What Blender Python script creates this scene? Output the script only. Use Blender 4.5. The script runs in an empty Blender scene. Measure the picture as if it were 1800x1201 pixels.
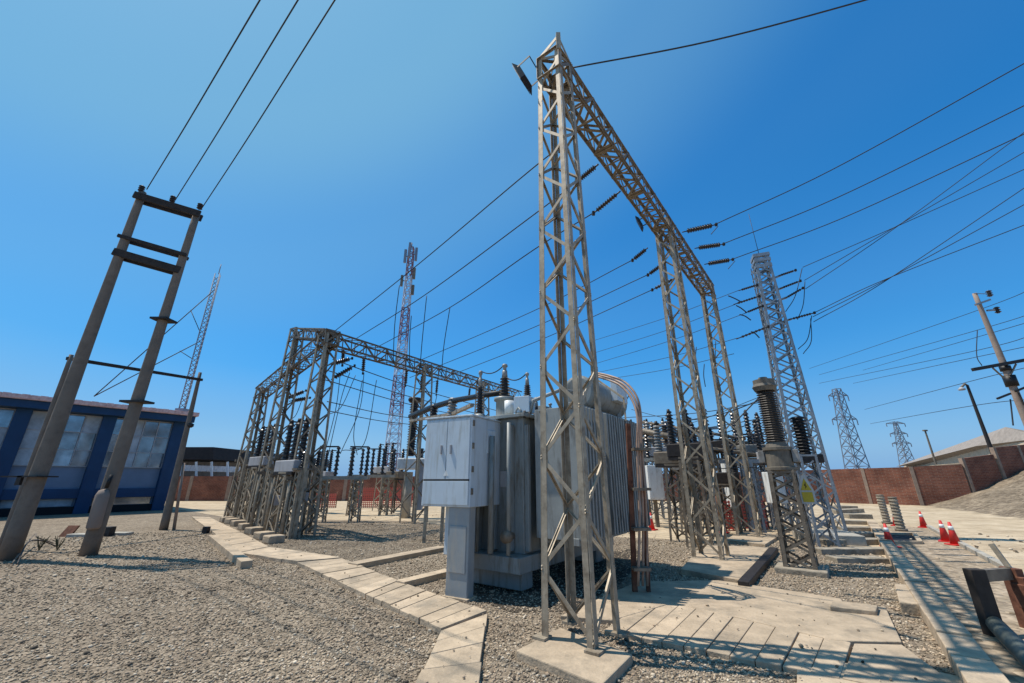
import bpy, math, random
import numpy as np
from mathutils import Vector, Matrix, noise
random.seed(7)
R = math.radians
SC = bpy.context.scene
COL = SC.collection
V = Vector

# ------------------------------------------------------------------ camera and survey helpers
FPX, PITCH, EYE = 710.0, R(19.0), 1.6
_S, _C = math.sin(PITCH), math.cos(PITCH)
def _ray(px, py):
    x = (px-900)/FPX; y = (600.5-py)/FPX
    return V((x, _C-y*_S, y*_C+_S))
def gp(px, py, z=0.0):                       # survey: point of the horizontal plane z
    r = _ray(px, py); t = (z-EYE)/r.z
    return V((r.x*t, r.y*t, z))
def ap(px, py, d):                           # survey: point at forward distance d
    r = _ray(px, py); t = d/r.y
    return V((r.x*t, d, EYE+r.z*t))
cam = bpy.data.cameras.new('camera'); co = bpy.data.objects.new('camera', cam); COL.objects.link(co)
cam.sensor_width = 36; cam.lens = 36*FPX/1800; cam.clip_start = .05; cam.clip_end = 3000
co.location = (0, 0, EYE); co.rotation_euler = (R(90)+PITCH, 0, 0)
SC.camera = co

# ------------------------------------------------------------------ materials
MATS = {}
def mat(name, col, rough=.7, metal=0.0, var=.15, scale=6.0, bump=0.0, bscale=40.0, col2=None, spec=.3, stain=None, stain_scale=1.2, isl=0, streak=0):
    m = bpy.data.materials.new(name); m.use_nodes = True
    nt = m.node_tree; n = nt.nodes; l = nt.links; b = n['Principled BSDF']
    b.inputs['Roughness'].default_value = rough; b.inputs['Metallic'].default_value = metal
    b.inputs['Specular IOR Level'].default_value = spec
    geo = n.new('ShaderNodeNewGeometry')
    nz = n.new('ShaderNodeTexNoise'); nz.inputs['Scale'].default_value = scale; nz.inputs['Detail'].default_value = 7; nz.inputs['Roughness'].default_value = .65
    l.new(geo.outputs['Position'], nz.inputs['Vector'])
    rp = n.new('ShaderNodeValToRGB')
    c1 = [max(0, c*(1-var)) for c in col]; c2 = [c*(1+var) for c in col] if col2 is None else col2
    rp.color_ramp.elements[0].position = .3; rp.color_ramp.elements[1].position = .7
    rp.color_ramp.elements[0].color = (*c1, 1); rp.color_ramp.elements[1].color = (*c2, 1)
    l.new(nz.outputs['Fac'], rp.inputs['Fac'])
    out = rp.outputs['Color']
    if stain:
        n2 = n.new('ShaderNodeTexNoise'); n2.inputs['Scale'].default_value = stain_scale; n2.inputs['Detail'].default_value = 9; n2.inputs['Roughness'].default_value = .7
        if streak:
            vm = n.new('ShaderNodeVectorMath'); vm.operation = 'MULTIPLY'; vm.inputs[1].default_value = (streak, streak, 1); l.new(geo.outputs['Position'], vm.inputs[0]); l.new(vm.outputs[0], n2.inputs['Vector'])
        else: l.new(geo.outputs['Position'], n2.inputs['Vector'])
        r2 = n.new('ShaderNodeValToRGB'); r2.color_ramp.elements[0].position = .5; r2.color_ramp.elements[1].position = .68
        l.new(n2.outputs['Fac'], r2.inputs['Fac'])
        mx = n.new('ShaderNodeMix'); mx.data_type = 'RGBA'
        l.new(r2.outputs['Color'], mx.inputs[0]); l.new(out, mx.inputs[6]); mx.inputs[7].default_value = (*stain, 1)
        out = mx.outputs[2]
    if isl:
        r4 = n.new('ShaderNodeValToRGB'); r4.color_ramp.elements[0].color = (*[1-isl]*3, 1); r4.color_ramp.elements[1].color = (1+isl*.5, 1+isl*.5, 1+isl*.5, 1)
        l.new(geo.outputs['Random Per Island'], r4.inputs['Fac'])
        m4 = n.new('ShaderNodeMix'); m4.data_type = 'RGBA'; m4.blend_type = 'MULTIPLY'; m4.inputs[0].default_value = 1
        l.new(out, m4.inputs[6]); l.new(r4.outputs['Color'], m4.inputs[7]); out = m4.outputs[2]
    l.new(out, b.inputs['Base Color'])
    if bump:
        n3 = n.new('ShaderNodeTexNoise'); n3.inputs['Scale'].default_value = bscale; n3.inputs['Detail'].default_value = 6
        l.new(geo.outputs['Position'], n3.inputs['Vector'])
        bp = n.new('ShaderNodeBump'); bp.inputs['Strength'].default_value = bump; bp.inputs['Distance'].default_value = .02
        l.new(n3.outputs['Fac'], bp.inputs['Height']); l.new(bp.outputs['Normal'], b.inputs['Normal'])
    MATS[name] = m
    return m
STEEL = mat('weathered_steel', (.33, .28, .21), .55, .25, .28, 9, stain=(.17, .13, .09), stain_scale=5)
STEELD = mat('dull_steel', (.18, .15, .115), .6, .2, .3, 9, stain=(.11, .08, .055), stain_scale=4)
GALV = mat('galvanised_steel', (.29, .31, .325), .45, .4, .25, 12, stain=(.2, .2, .2), stain_scale=6)
DARKST = mat('dark_steel', (.035, .03, .028), .55, .3, .4, 12)
CONC = mat('pale_concrete', (.45, .352, .245), .9, 0, .22, 4.5, .5, 30, stain=(.24, .2, .15), stain_scale=1.6, isl=.18)
CONCG = mat('grey_concrete', (.36, .335, .285), .9, 0, .2, 5, .4, 30, stain=(.25, .22, .18), stain_scale=2)
CONCO = mat('old_concrete', (.30, .26, .2), .95, 0, .3, 7, .7, 18, stain=(.16, .135, .1), stain_scale=3)
POLE = mat('pole_concrete', (.18, .145, .115), .85, 0, .22, 5, .4, 25, stain=(.13, .11, .09), stain_scale=2.5)
POLEW = mat('pale_pole', (.27, .205, .165), .8, 0, .2, 4, stain=(.2, .17, .15), stain_scale=1)
WOODD = mat('dark_timber', (.035, .028, .024), .8, 0, .4, 8)
PORC = mat('brown_porcelain', (.035, .026, .022), .28, 0, .35, 9, spec=.5)
PORCG = mat('grey_porcelain', (.24, .235, .22), .4, 0, .2, 9, spec=.5, stain=(.13, .11, .09), stain_scale=4)
BLACKR = mat('black_rubber', (.012, .012, .013), .5, 0, .3, 9)
TANKP = mat('grey_green_paint', (.215, .235, .23), .42, 0, .1, 3, spec=.4, stain=(.12, .10, .075), stain_scale=1.6, streak=7)
RADP = mat('radiator_paint', (.26, .275, .265), .45, 0, .12, 5, spec=.4, stain=(.11, .10, .085), stain_scale=1.4, streak=6)
CABP = mat('cabinet_paint', (.5, .57, .62), .38, 0, .07, 2.2, spec=.45, stain=(.37, .39, .38), stain_scale=1.1, streak=9)
PEDP = mat('pedestal_paint', (.27, .29, .295), .5, 0, .12, 3, spec=.4, stain=(.36, .33, .28), stain_scale=1.5, streak=5)
WHITEP = mat('white_paint', (.68, .7, .69), .45, 0, .08, 4, stain=(.45, .42, .37), stain_scale=2, streak=6)
COPPER = mat('brown_cable_sheath', (.33, .225, .165), .5, 0, .2, 7, spec=.4, stain=(.22, .12, .08), stain_scale=5)
RUST = mat('rusty_steel', (.12, .045, .028), .8, 0, .4, 12, col2=(.2, .085, .05))
WIRE = mat('bare_conductor', (.03, .032, .036), .6, .2, .2, 3)
BLUE = mat('navy_paint', (.008, .042, .105), .55, 0, .18, 1.5, spec=.3)
SLATE = mat('slate_blue_paint', (.15, .2, .275), .6, 0, .12, 1.2)
ROOFP = mat('pink_roof_sheet', (.62, .36, .33), .6, 0, .25, 7, col2=(.76, .56, .52))
DROOF = mat('dark_roof', (.025, .022, .022), .7, 0, .3, 4)
CREAM = mat('cream_wall', (.5, .41, .3), .85, 0, .18, 2)
GREYW = mat('grey_metal_wall', (.36, .36, .37), .6, 0, .15, 2, stain=(.25, .24, .23), stain_scale=.8, streak=4)
RED = mat('cone_red', (.55, .035, .03), .5, 0, .15, 6)
ORANGE = mat('orange_plastic', (.75, .2, .05), .5, 0, .1, 6)
REDW = mat('tower_red', (.22, .12, .15), .6, 0, .15, 4)
WHITEW = mat('tower_white', (.42, .45, .52), .6, 0, .12, 4)
YEL = mat('sign_yellow', (.42, .32, .025), .5, 0, .12, 6)
SGREY = mat('sign_grey', (.42, .42, .40), .5, 0, .1, 6)
GLINT = mat('mirror_glass', (.27, .31, .35), .09, .7, .4, 1.6, spec=.6)
BLIND = mat('pale_blind', (.33, .38, .42), .6, 0, .3, 2.5)
DARKV = mat('dark_opening', (.008, .008, .01), .8, 0, .2, 3)
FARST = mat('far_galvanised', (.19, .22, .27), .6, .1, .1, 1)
FOLGREEN = mat('dry_plant', (.09, .085, .045), .9, 0, .3, 20)

def brick_mat():
    m = bpy.data.materials.new('red_brick'); m.use_nodes = True
    nt = m.node_tree; n = nt.nodes; l = nt.links; b = n['Principled BSDF']; b.inputs['Roughness'].default_value = .9
    b.inputs['Specular IOR Level'].default_value = .15
    tc = n.new('ShaderNodeTexCoord'); mp = n.new('ShaderNodeMapping'); mp.inputs['Rotation'].default_value = (R(90), 0, 0)
    l.new(tc.outputs['Object'], mp.inputs['Vector'])
    bk = n.new('ShaderNodeTexBrick'); bk.inputs['Scale'].default_value = 2.2
    bk.inputs['Color1'].default_value = (.30, .115, .07, 1); bk.inputs['Color2'].default_value = (.21, .085, .06, 1); bk.inputs['Mortar'].default_value = (.30, .2, .15, 1)
    bk.inputs['Mortar Size'].default_value = .025; bk.inputs['Brick Width'].default_value = .6; bk.inputs['Row Height'].default_value = .22
    l.new(mp.outputs['Vector'], bk.inputs['Vector'])
    nz = n.new('ShaderNodeTexNoise'); nz.inputs['Scale'].default_value = .9; nz.inputs['Detail'].default_value = 9; nz.inputs['Roughness'].default_value = .7
    l.new(tc.outputs['Object'], nz.inputs['Vector'])
    rp = n.new('ShaderNodeValToRGB'); rp.color_ramp.elements[0].position = .35; rp.color_ramp.elements[1].position = .75
    rp.color_ramp.elements[0].color = (.55, .5, .5, 1); rp.color_ramp.elements[1].color = (1.25, 1.2, 1.15, 1)
    l.new(nz.outputs['Fac'], rp.inputs['Fac'])
    mx = n.new('ShaderNodeMix'); mx.data_type = 'RGBA'; mx.blend_type = 'MULTIPLY'; mx.inputs[0].default_value = 1
    l.new(bk.outputs['Color'], mx.inputs[6]); l.new(rp.outputs['Color'], mx.inputs[7]); l.new(mx.outputs[2], b.inputs['Base Color'])
    return m
BRICK = brick_mat()

def ground_mat(name, cols, scales, bump, bdist, vor=None):
    m = bpy.data.materials.new(name); m.use_nodes = True
    nt = m.node_tree; n = nt.nodes; l = nt.links; b = n['Principled BSDF']; b.inputs['Roughness'].default_value = .95
    b.inputs['Specular IOR Level'].default_value = .1
    geo = n.new('ShaderNodeNewGeometry')
    def nz(s, d=8, r=.65):
        t = n.new('ShaderNodeTexNoise'); t.inputs['Scale'].default_value = s; t.inputs['Detail'].default_value = d; t.inputs['Roughness'].default_value = r
        l.new(geo.outputs['Position'], t.inputs['Vector']); return t.outputs['Fac']
    rp = n.new('ShaderNodeValToRGB'); e = rp.color_ramp.elements
    e[0].position = .32; e[0].color = (*cols[0], 1); e[1].position = .68; e[1].color = (*cols[-1], 1)
    if len(cols) == 3:
        k = e.new(.5); k.color = (*cols[1], 1)
    l.new(nz(scales[0]), rp.inputs['Fac'])
    mx = n.new('ShaderNodeMix'); mx.data_type = 'RGBA'; mx.blend_type = 'MULTIPLY'; mx.inputs[0].default_value = 1
    r2 = n.new('ShaderNodeValToRGB'); r2.color_ramp.elements[0].position = .3; r2.color_ramp.elements[1].position = .7
    r2.color_ramp.elements[0].color = (.72, .70, .68, 1); r2.color_ramp.elements[1].color = (1.18, 1.18, 1.18, 1)
    l.new(nz(scales[1]), r2.inputs['Fac'])
    l.new(rp.outputs['Color'], mx.inputs[6]); l.new(r2.outputs['Color'], mx.inputs[7])
    out = mx.outputs[2]
    hsrc = nz(scales[2], 6)
    if vor:
        vt = n.new('ShaderNodeTexVoronoi'); vt.inputs['Scale'].default_value = vor
        l.new(geo.outputs['Position'], vt.inputs['Vector'])
        m3 = n.new('ShaderNodeMix'); m3.data_type = 'RGBA'; m3.blend_type = 'MULTIPLY'; m3.inputs[0].default_value = .8
        bw = n.new('ShaderNodeRGBToBW'); l.new(vt.outputs['Color'], bw.inputs['Color'])
        r3 = n.new('ShaderNodeValToRGB'); r3.color_ramp.elements[0].color = (.45, .42, .4, 1); r3.color_ramp.elements[1].color = (1.5, 1.45, 1.4, 1)
        l.new(bw.outputs['Val'], r3.inputs['Fac'])
        l.new(out, m3.inputs[6]); l.new(r3.outputs['Color'], m3.inputs[7]); out = m3.outputs[2]
        iv = n.new('ShaderNodeMath'); iv.operation = 'SUBTRACT'; iv.inputs[0].default_value = 1.0; l.new(vt.outputs['Distance'], iv.inputs[1]); hsrc = iv.outputs[0]
    l.new(out, b.inputs['Base Color'])
    bp = n.new('ShaderNodeBump'); bp.inputs['Strength'].default_value = bump; bp.inputs['Distance'].default_value = bdist
    l.new(hsrc, bp.inputs['Height']); l.new(bp.outputs['Normal'], b.inputs['Normal'])
    return m
DIRT = ground_mat('sandy_dirt', [(.34, .265, .18), (.46, .37, .255), (.52, .43, .31)], (.5, 2.7, 9), .5, .06)
GRAVEL = ground_mat('gravel_bed', [(.215, .178, .137), (.30, .255, .195)], (.6, 5, 30), 1.0, .03, vor=24)
HILLM = ground_mat('stony_slope', [(.17, .14, .105), (.30, .25, .185)], (.7, 4, 12), .9, .12, vor=6)
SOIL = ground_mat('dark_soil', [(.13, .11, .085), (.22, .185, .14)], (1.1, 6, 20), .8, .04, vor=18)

def stone_mat():
    m = bpy.data.materials.new('gravel_stone'); m.use_nodes = True
    nt = m.node_tree; n = nt.nodes; l = nt.links; b = n['Principled BSDF']; b.inputs['Roughness'].default_value = .9
    b.inputs['Specular IOR Level'].default_value = .15
    g = n.new('ShaderNodeNewGeometry'); rp = n.new('ShaderNodeValToRGB'); e = rp.color_ramp.elements
    e[0].position = 0; e[0].color = (.10, .085, .07, 1); e[1].position = 1; e[1].color = (.62, .54, .43, 1)
    for p, c in ((.22, (.28, .23, .17, 1)), (.55, (.45, .375, .275, 1)), (.8, (.51, .39, .28, 1)), (.92, (.64, .56, .44, 1))):
        k = e.new(p); k.color = c
    l.new(g.outputs['Random Per Island'], rp.inputs['Fac'])
    nz = n.new('ShaderNodeTexNoise'); nz.inputs['Scale'].default_value = .8; nz.inputs['Detail'].default_value = 6; nz.inputs['Roughness'].default_value = .7; l.new(g.outputs['Position'], nz.inputs['Vector'])
    r2 = n.new('ShaderNodeValToRGB'); r2.color_ramp.elements[0].position = .35; r2.color_ramp.elements[1].position = .68
    r2.color_ramp.elements[0].color = (.56, .53, .51, 1); r2.color_ramp.elements[1].color = (1.15, 1.12, 1.07, 1); l.new(nz.outputs['Fac'], r2.inputs['Fac'])
    mx = n.new('ShaderNodeMix'); mx.data_type = 'RGBA'; mx.blend_type = 'MULTIPLY'; mx.inputs[0].default_value = 1
    l.new(rp.outputs['Color'], mx.inputs[6]); l.new(r2.outputs['Color'], mx.inputs[7]); l.new(mx.outputs[2], b.inputs['Base Color'])
    return m
STONE = stone_mat()

def net_mat():
    m = bpy.data.materials.new('red_netting'); m.use_nodes = True
    nt = m.node_tree; n = nt.nodes; l = nt.links; b = n['Principled BSDF']
    b.inputs['Base Color'].default_value = (.55, .1, .07, 1); b.inputs['Roughness'].default_value = .6
    return m
NET = net_mat()

# ------------------------------------------------------------------ mesh builder
class MB:
    def __init__(s): s.v = []; s.f = []; s.sm = []
    def add(s, vs, fs, smooth=False):
        o = len(s.v); s.v += [V(p) for p in vs]
        s.f += [tuple(i+o for i in f) for f in fs]; s.sm += [smooth]*len(fs)
    def hexa(s, p):      # 8 points: bottom 4 (ccw), top 4
        s.add(p, [(0,3,2,1), (4,5,6,7), (0,1,5,4), (1,2,6,5), (2,3,7,6), (3,0,4,7)])
    def box(s, c, size, ax=None, ay=None):
        ax = V(ax).normalized() if ax else V((1,0,0)); az = V((0,0,1)); ay = V(ay).normalized() if ay else az.cross(ax)
        c = V(c); x, y, z = ax*size[0]/2, ay*size[1]/2, az*size[2]/2
        s.hexa([c-x-y-z, c+x-y-z, c+x+y-z, c-x+y-z, c-x-y+z, c+x-y+z, c+x+y+z, c-x+y+z])
    def bar(s, p, q, w, t=None, wd=(0,0,1), off=0):
        p = V(p); q = V(q); t = t or w; d = (q-p)
        if d.length < 1e-6: return
        d.normalize(); wd = V(wd); wd = wd-d*wd.dot(d)
        if wd.length < 1e-4: wd = V((1,0,0)); wd = wd-d*wd.dot(d)
        wd.normalize(); td = d.cross(wd)
        a, b = wd*w/2, td*t/2; o = td*off
        s.hexa([p-a-b+o, p+a-b+o, p+a+b+o, p-a+b+o, q-a-b+o, q+a-b+o, q+a+b+o, q-a+b+o])
    def poly(s, pts, z0, z1):     # prism over an xy polygon
        n = len(pts); vs = [V((p[0], p[1], z0)) for p in pts]+[V((p[0], p[1], z1)) for p in pts]
        s.add(vs, [tuple(range(n-1, -1, -1)), tuple(range(n, 2*n))]+[(i, (i+1) % n, (i+1) % n+n, i+n) for i in range(n)])
    def path(s, pts, rs, n=8, smooth=True, cap=True):
        pts = [V(p) for p in pts]
        if not isinstance(rs, (list, tuple)): rs = [rs]*len(pts)
        vs = []; fs = []; ref = None
        for i, p in enumerate(pts):
            a = pts[max(i-1, 0)]; b = pts[min(i+1, len(pts)-1)]; d = b-a
            if d.length < 1e-9: d = V((0, 0, 1))
            d.normalize()
            if ref is None: ref = V((0,0,1)) if abs(d.z) < .9 else V((1,0,0))
            x = ref-d*ref.dot(d); x.normalize(); y = d.cross(x); ref = x
            for k in range(n):
                t = 2*math.pi*k/n; vs.append(p+(x*math.cos(t)+y*math.sin(t))*rs[i])
        for i in range(len(pts)-1):
            for k in range(n):
                fs.append((i*n+k, i*n+(k+1) % n, (i+1)*n+(k+1) % n, (i+1)*n+k))
        if cap:
            fs.append(tuple(range(n-1, -1, -1))); fs.append(tuple(range((len(pts)-1)*n, len(pts)*n)))
        s.add(vs, fs, smooth)
    def tube(s, p, q, r0, r1=None, n=10, smooth=True): s.path([p, q], [r0, r0 if r1 is None else r1], n, smooth)
    def lathe(s, p, q, prof, n=12, smooth=True):   # prof: list of (fraction along, radius)
        p = V(p); q = V(q); s.path_axis(p, q, prof, n, smooth)
    def path_axis(s, p, q, prof, n, smooth):
        d = (q-p); L = d.normalized(); ref = V((0,0,1)) if abs(L.z) < .9 else V((1,0,0))
        x = (ref-L*ref.dot(L)).normalized(); y = L.cross(x); vs = []; fs = []
        for f, r in prof:
            for k in range(n):
                t = 2*math.pi*k/n; vs.append(p+d*f+(x*math.cos(t)+y*math.sin(t))*r)
        m = len(prof)
        for i in range(m-1):
            for k in range(n): fs.append((i*n+k, i*n+(k+1) % n, (i+1)*n+(k+1) % n, (i+1)*n+k))
        fs.append(tuple(range(n-1, -1, -1))); fs.append(tuple(range((m-1)*n, m*n)))
        s.add(vs, fs, smooth)
    def sheds(s, p, q, rc, rs, n, sides=12, taper=1.0):
        prof = []
        for i in range(n):
            k = 1-(1-taper)*i/max(1, n-1)
            f0 = i/n; prof += [(f0, rc*k), (f0+.35/n, rc*k), (f0+.42/n, rs*k), (f0+.6/n, rs*k*.96), (f0+.95/n, rc*k*1.05)]
        prof.append((1, rc*taper))
        s.path_axis(V(p), V(q), prof, sides, False)
    def build(s, name, m, parent=None, bevel=0):
        me = bpy.data.meshes.new(name); o = bpy.data.objects.new(name, me); COL.objects.link(o)
        if s.v:
            c = V((0,0,0))
            for p in s.v: c += p
            c /= len(s.v)
        else: c = V((0,0,0))
        me.from_pydata([p-c for p in s.v], [], s.f); me.materials.append(m)
        me.polygons.foreach_set('use_smooth', s.sm); me.update()
        pw = V(parent['_w']) if parent is not None else V((0,0,0))
        o.location = c-pw; o['_w'] = tuple(c)
        if parent is not None: o.parent = parent
        if bevel:
            b = o.modifiers.new('bevel', 'BEVEL'); b.width = bevel; b.segments = 2; b.limit_method = 'ANGLE'
        return o
def tag(o, label, cat, group=None):
    o['label'] = label; o['category'] = cat
    if group: o['group'] = group
    return o
def thing(name, label, cat, loc, group=None):
    o = bpy.data.objects.new(name, None); COL.objects.link(o); o.location = V(loc); o['_w'] = tuple(V(loc)); o.empty_display_size = .2
    return tag(o, label, cat, group)
def struct(o): o['kind'] = 'structure'; return o
def dup(root, loc, rz=0, label=None):
    r = root.copy(); COL.objects.link(r); r.location = V(loc); r.rotation_euler = (0, 0, rz)
    if label: r['label'] = label
    def rec(a, b):
        for ch in list(a.children):
            c = ch.copy(); COL.objects.link(c); c.parent = b; rec(ch, c)
    rec(root, r); return r
U = V((.609, .793, 0)); W = V((-.793, .609, 0)); Z = V((0, 0, 1))
def az(deg): return V((math.sin(R(deg)), math.cos(R(deg)), 0))

# ------------------------------------------------------------------ lattice steelwork
def lattice_column(parent, base, ztop, hb, ht, u, w, pitch, legw, barw, m, mleg, single=True, name='column', z0=0.0, stretch=1.0, plates=True):
    base = V(base); H = ztop-z0
    def c(i, j, z):
        h = hb+(ht-hb)*(z-z0)/H
        return V((base.x, base.y, z))+u*i*h+w*j*h
    cs = [(-1, -1), (1, -1), (1, 1), (-1, 1)]
    mb = MB(); zs = [z0+.05]
    while zs[-1] < ztop-.05:
        h = hb+(ht-hb)*(zs[-1]-z0)/H
        zs.append(min(ztop, zs[-1]+h*2*pitch))
    for f in range(4):
        a = cs[f]; b = cs[(f+1) % 4]
        nrm = (u*(a[0]+b[0])+w*(a[1]+b[1])).normalized()
        for k in range(len(zs)-1):
            s, e = (a, b) if (k+f) % 2 == 0 else (b, a)
            p = c(*s, zs[k]); q = c(*e, zs[k+1]); inn = nrm*(-legw*.12)
            mb.bar(p+inn, q+inn, barw, barw*.22, wd=nrm.cross(q-p))
            mb.bar(p+inn-nrm*barw*.35, q+inn-nrm*barw*.35, barw*.2, barw*.6, wd=nrm.cross(q-p))
            if not single:
                p = c(*e, zs[k]); q = c(*s, zs[k+1]); inn = nrm*(-legw*.3)
                mb.bar(p+inn, q+inn, barw, barw*.22, wd=nrm.cross(q-p))
            if legw > .07 and k:
                g = c(*s, zs[k])-nrm*legw*.1; side = (c(*e, zs[k])-c(*s, zs[k])).normalized()
                mb.bar(g+side*legw*.6-Z*legw*.75, g+side*legw*.6+Z*legw*.75, legw*1.1, legw*.07, wd=side)
        for zz in (zs[-1]-.02,):
            mb.bar(c(*a, zz), c(*b, zz), barw*1.2, barw*.3, wd=Z)
    if plates:
        for i, j in cs: mb.box(c(i, j, z0+.012), (legw*1.9, legw*1.9, .024), u)
    col = mb.build(name, m, parent)
    for i, j in cs:
        lm = MB(); p = c(i, j, z0); q = c(i, j, ztop)
        lm.bar(p-u*i*legw/2, q-u*i*legw/2, legw, legw*.11, wd=u)
        lm.bar(p-w*j*legw*.56, q-w*j*legw*.56, legw*.86, legw*.11, wd=w)
        lm.build('leg', mleg, col)
    return col
def lattice_beam(parent, p, q, wdt, hgt, n, cw, barw, m, mch, name='beam'):
    p = V(p); q = V(q); d = (q-p).normalized(); s = d.cross(Z).normalized()*wdt/2; t = s.cross(d).normalized()*hgt/2
    if t.z < 0: t = -t
    cs = [-s-t, s-t, s+t, -s+t]; mb = MB()
    for f in range(4):
        a = cs[f]; b = cs[(f+1) % 4]; nrm = (a+b).normalized()
        for k in range(n):
            p0 = p+(q-p)*(k/n); p1 = p+(q-p)*((k+1)/n)
            x, y = (a, b) if (k+f) % 2 else (b, a)
            A = p0+x-nrm*cw*.1; B = p1+y-nrm*cw*.1
            mb.bar(A, B, barw, barw*.25, wd=nrm.cross(B-A))
            mb.bar(p0+a*.99, p0+b*.99, barw*.8, barw*.2, wd=nrm.cross(b-a))
            if f == 0 and k % 4 == 1:
                mb.bar(p0+a*.93-nrm*0, p0+b*.93, barw*3.4, barw*.15, wd=d)
    be = mb.build(name, m, parent)
    for c in cs:
        lm = MB(); lm.bar(p+c-c.normalized()*cw*.3, q+c-c.normalized()*cw*.3, cw, cw*.12, wd=Z)
        lm.bar(p+c-c.normalized()*cw*.5, q+c-c.normalized()*cw*.5, cw, cw*.12, wd=d.cross(Z))
        lm.build('chord', mch, be)
    return be

# ------------------------------------------------------------------ ground, paths, slabs
toe0 = V((30.0, 33, 0)); toe1 = V((21.6, 17.6, 0)); td = (toe1-toe0).normalized(); tn = V((-td.y, td.x, 0))
if tn.x < 0: tn = -tn
def ground_z(x, y):
    d = (V((x, y, 0))-toe0).dot(tn)
    if d <= 0 or y > 120: return 0.0
    f = min(1, max(0, (y-6)/8))
    b = .36*d if d < 9 else 3.24+.08*(min(d, 60)-9)
    if d > .4: b += .22*noise.noise(V((x*.6, y*.6, 3)))*min(1, d/2)
    return max(0, b*f)
def build_ground():
    xs = sorted(set([-900, -500, -250, -120, -80, -60, -45, -30]+[round(-20+i*2.0, 2) for i in range(20)]+[round(20+.5*i, 2) for i in range(70)]+[56, 60, 66, 75, 90, 120, 160, 250, 500, 900]))
    ys = sorted(set([-60, -30, -15, -5, 0]+[round(3+.6*i, 2) for i in range(60)]+[40, 44, 50, 60, 75, 100, 130, 180, 300, 600, 1200]))
    vs = [(x, y, ground_z(x, y)) for y in ys for x in xs]; n = len(xs)
    fs = [(j*n+i, j*n+i+1, (j+1)*n+i+1, (j+1)*n+i) for j in range(len(ys)-1) for i in range(n-1)]
    me = bpy.data.meshes.new('ground'); me.from_pydata(vs, [], fs); me.materials.append(DIRT); me.materials.append(HILLM)
    for p in me.polygons:
        c = p.center
        p.material_index = 1 if (V((c.x, c.y, 0))-toe0).dot(tn) > -.15 and 8 < c.y < 110 else 0
        p.use_smooth = True
    o = bpy.data.objects.new('ground', me); COL.objects.link(o); struct(o)
build_ground()
def sheet(name, pts, z, m):
    me = bpy.data.meshes.new(name); me.from_pydata([(p[0], p[1], z) for p in pts], [], [tuple(range(len(pts)))]); me.materials.append(m)
    o = bpy.data.objects.new(name, me); COL.objects.link(o); return struct(o)
KA = gp(1575, 985); KB = gp(1722, 1200)                       # cable trench kerb
KD = (KA-KB).normalized()
GR_POLY = [(-60, .3), (KB.x-KD.x*5, .3), (KB.x, KB.y), (KA.x, KA.y), (8.9, 12.6), (6.2, 12.2), (3.4, 13.2), (-1, 15.5), (-4.5, 18.5), (-10.5, 19), (-13.6, 20.6), (-19, 25.2), (-60, 30)]
sheet('gravel', GR_POLY, .004, GRAVEL)
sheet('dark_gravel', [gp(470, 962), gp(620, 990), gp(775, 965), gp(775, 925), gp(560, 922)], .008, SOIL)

sheet('oil_pit_shade', [gp(838, 1000), gp(826, 1052), gp(900, 1078), gp(1000, 1076), gp(1090, 1028), gp(1128, 985), gp(1118, 965)], .010, ground_mat('shaded_pit_gravel', [(.06, .052, .042), (.10, .085, .068)], (1.4, 6, 20), 1.0, .03, vor=24))  # pit bed with the transformer's shade painted into its dark colour
PATH_Z = .07
def planks(mb, L0, L1, R0, R1, n, z0=-.05, z1=PATH_Z, gap=.009):
    L0, L1, R0, R1 = V(L0), V(L1), V(R0), V(R1)
    for i in range(n):
        a = i/n; b = (i+1)/n; ln = ((L1-L0).length+(R1-R0).length)/2
        g = gap/ln/1; a += g*random.uniform(.3, 1); b -= g*random.uniform(.3, 1)
        dz = random.uniform(-.006, .006); sl = random.uniform(-.012, .012)
        p = [L0.lerp(L1, a), R0.lerp(R1, a), R0.lerp(R1, b), L0.lerp(L1, b)]
        ex = (p[1]-p[0]).normalized()*sl
        p = [p[0]-ex, p[1]+ex, p[2]+ex, p[3]-ex]
        mb.hexa([V((q.x, q.y, z0)) for q in p]+[V((q.x, q.y, z1+dz)) for q in p])
pz = PATH_Z
mb = MB()
g = lambda x, y: gp(x, y, pz)
planks(mb, g(337, 908), g(422, 970), g(369, 909), g(473, 960), 9)
planks(mb, g(422, 971), g(523, 987), g(474, 961), g(600, 980), 4)
planks(mb, g(523, 988), g(643, 1043), g(601, 981), g(700, 1020), 9)
planks(mb, g(644, 1044), g(777, 1105), g(701, 1021), g(856, 1074), 8)
planks(mb, g(776, 1107), g(728, 1206), g(857, 1077), g(839, 1206), 4)
planks(mb, g(727, 1208), g(640, 1500), g(838.5, 1208), g(800, 1500), 5)
struct(mb.build('path', CONC, bevel=.006))
mb = MB()
def kerb(mb, p, q, w=.16, z=.1):
    mb.bar(V((p.x, p.y, z/2-.02)), V((q.x, q.y, z/2-.02)), z+.04, w, wd=Z)
kerb(mb, gp(620, 992, .08), gp(778, 962, .08), .3, .1)
kerb(mb, gp(703, 1024, .08), gp(790, 1003, .08), .22, .1)
struct(mb.build('bund_kerb', CONC, bevel=.008))
mb = MB(); kerb(mb, gp(374, 943, .1), gp(434, 990, .1), .2, .14); struct(mb.build('path_kerb', CONC, bevel=.01))
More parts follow.
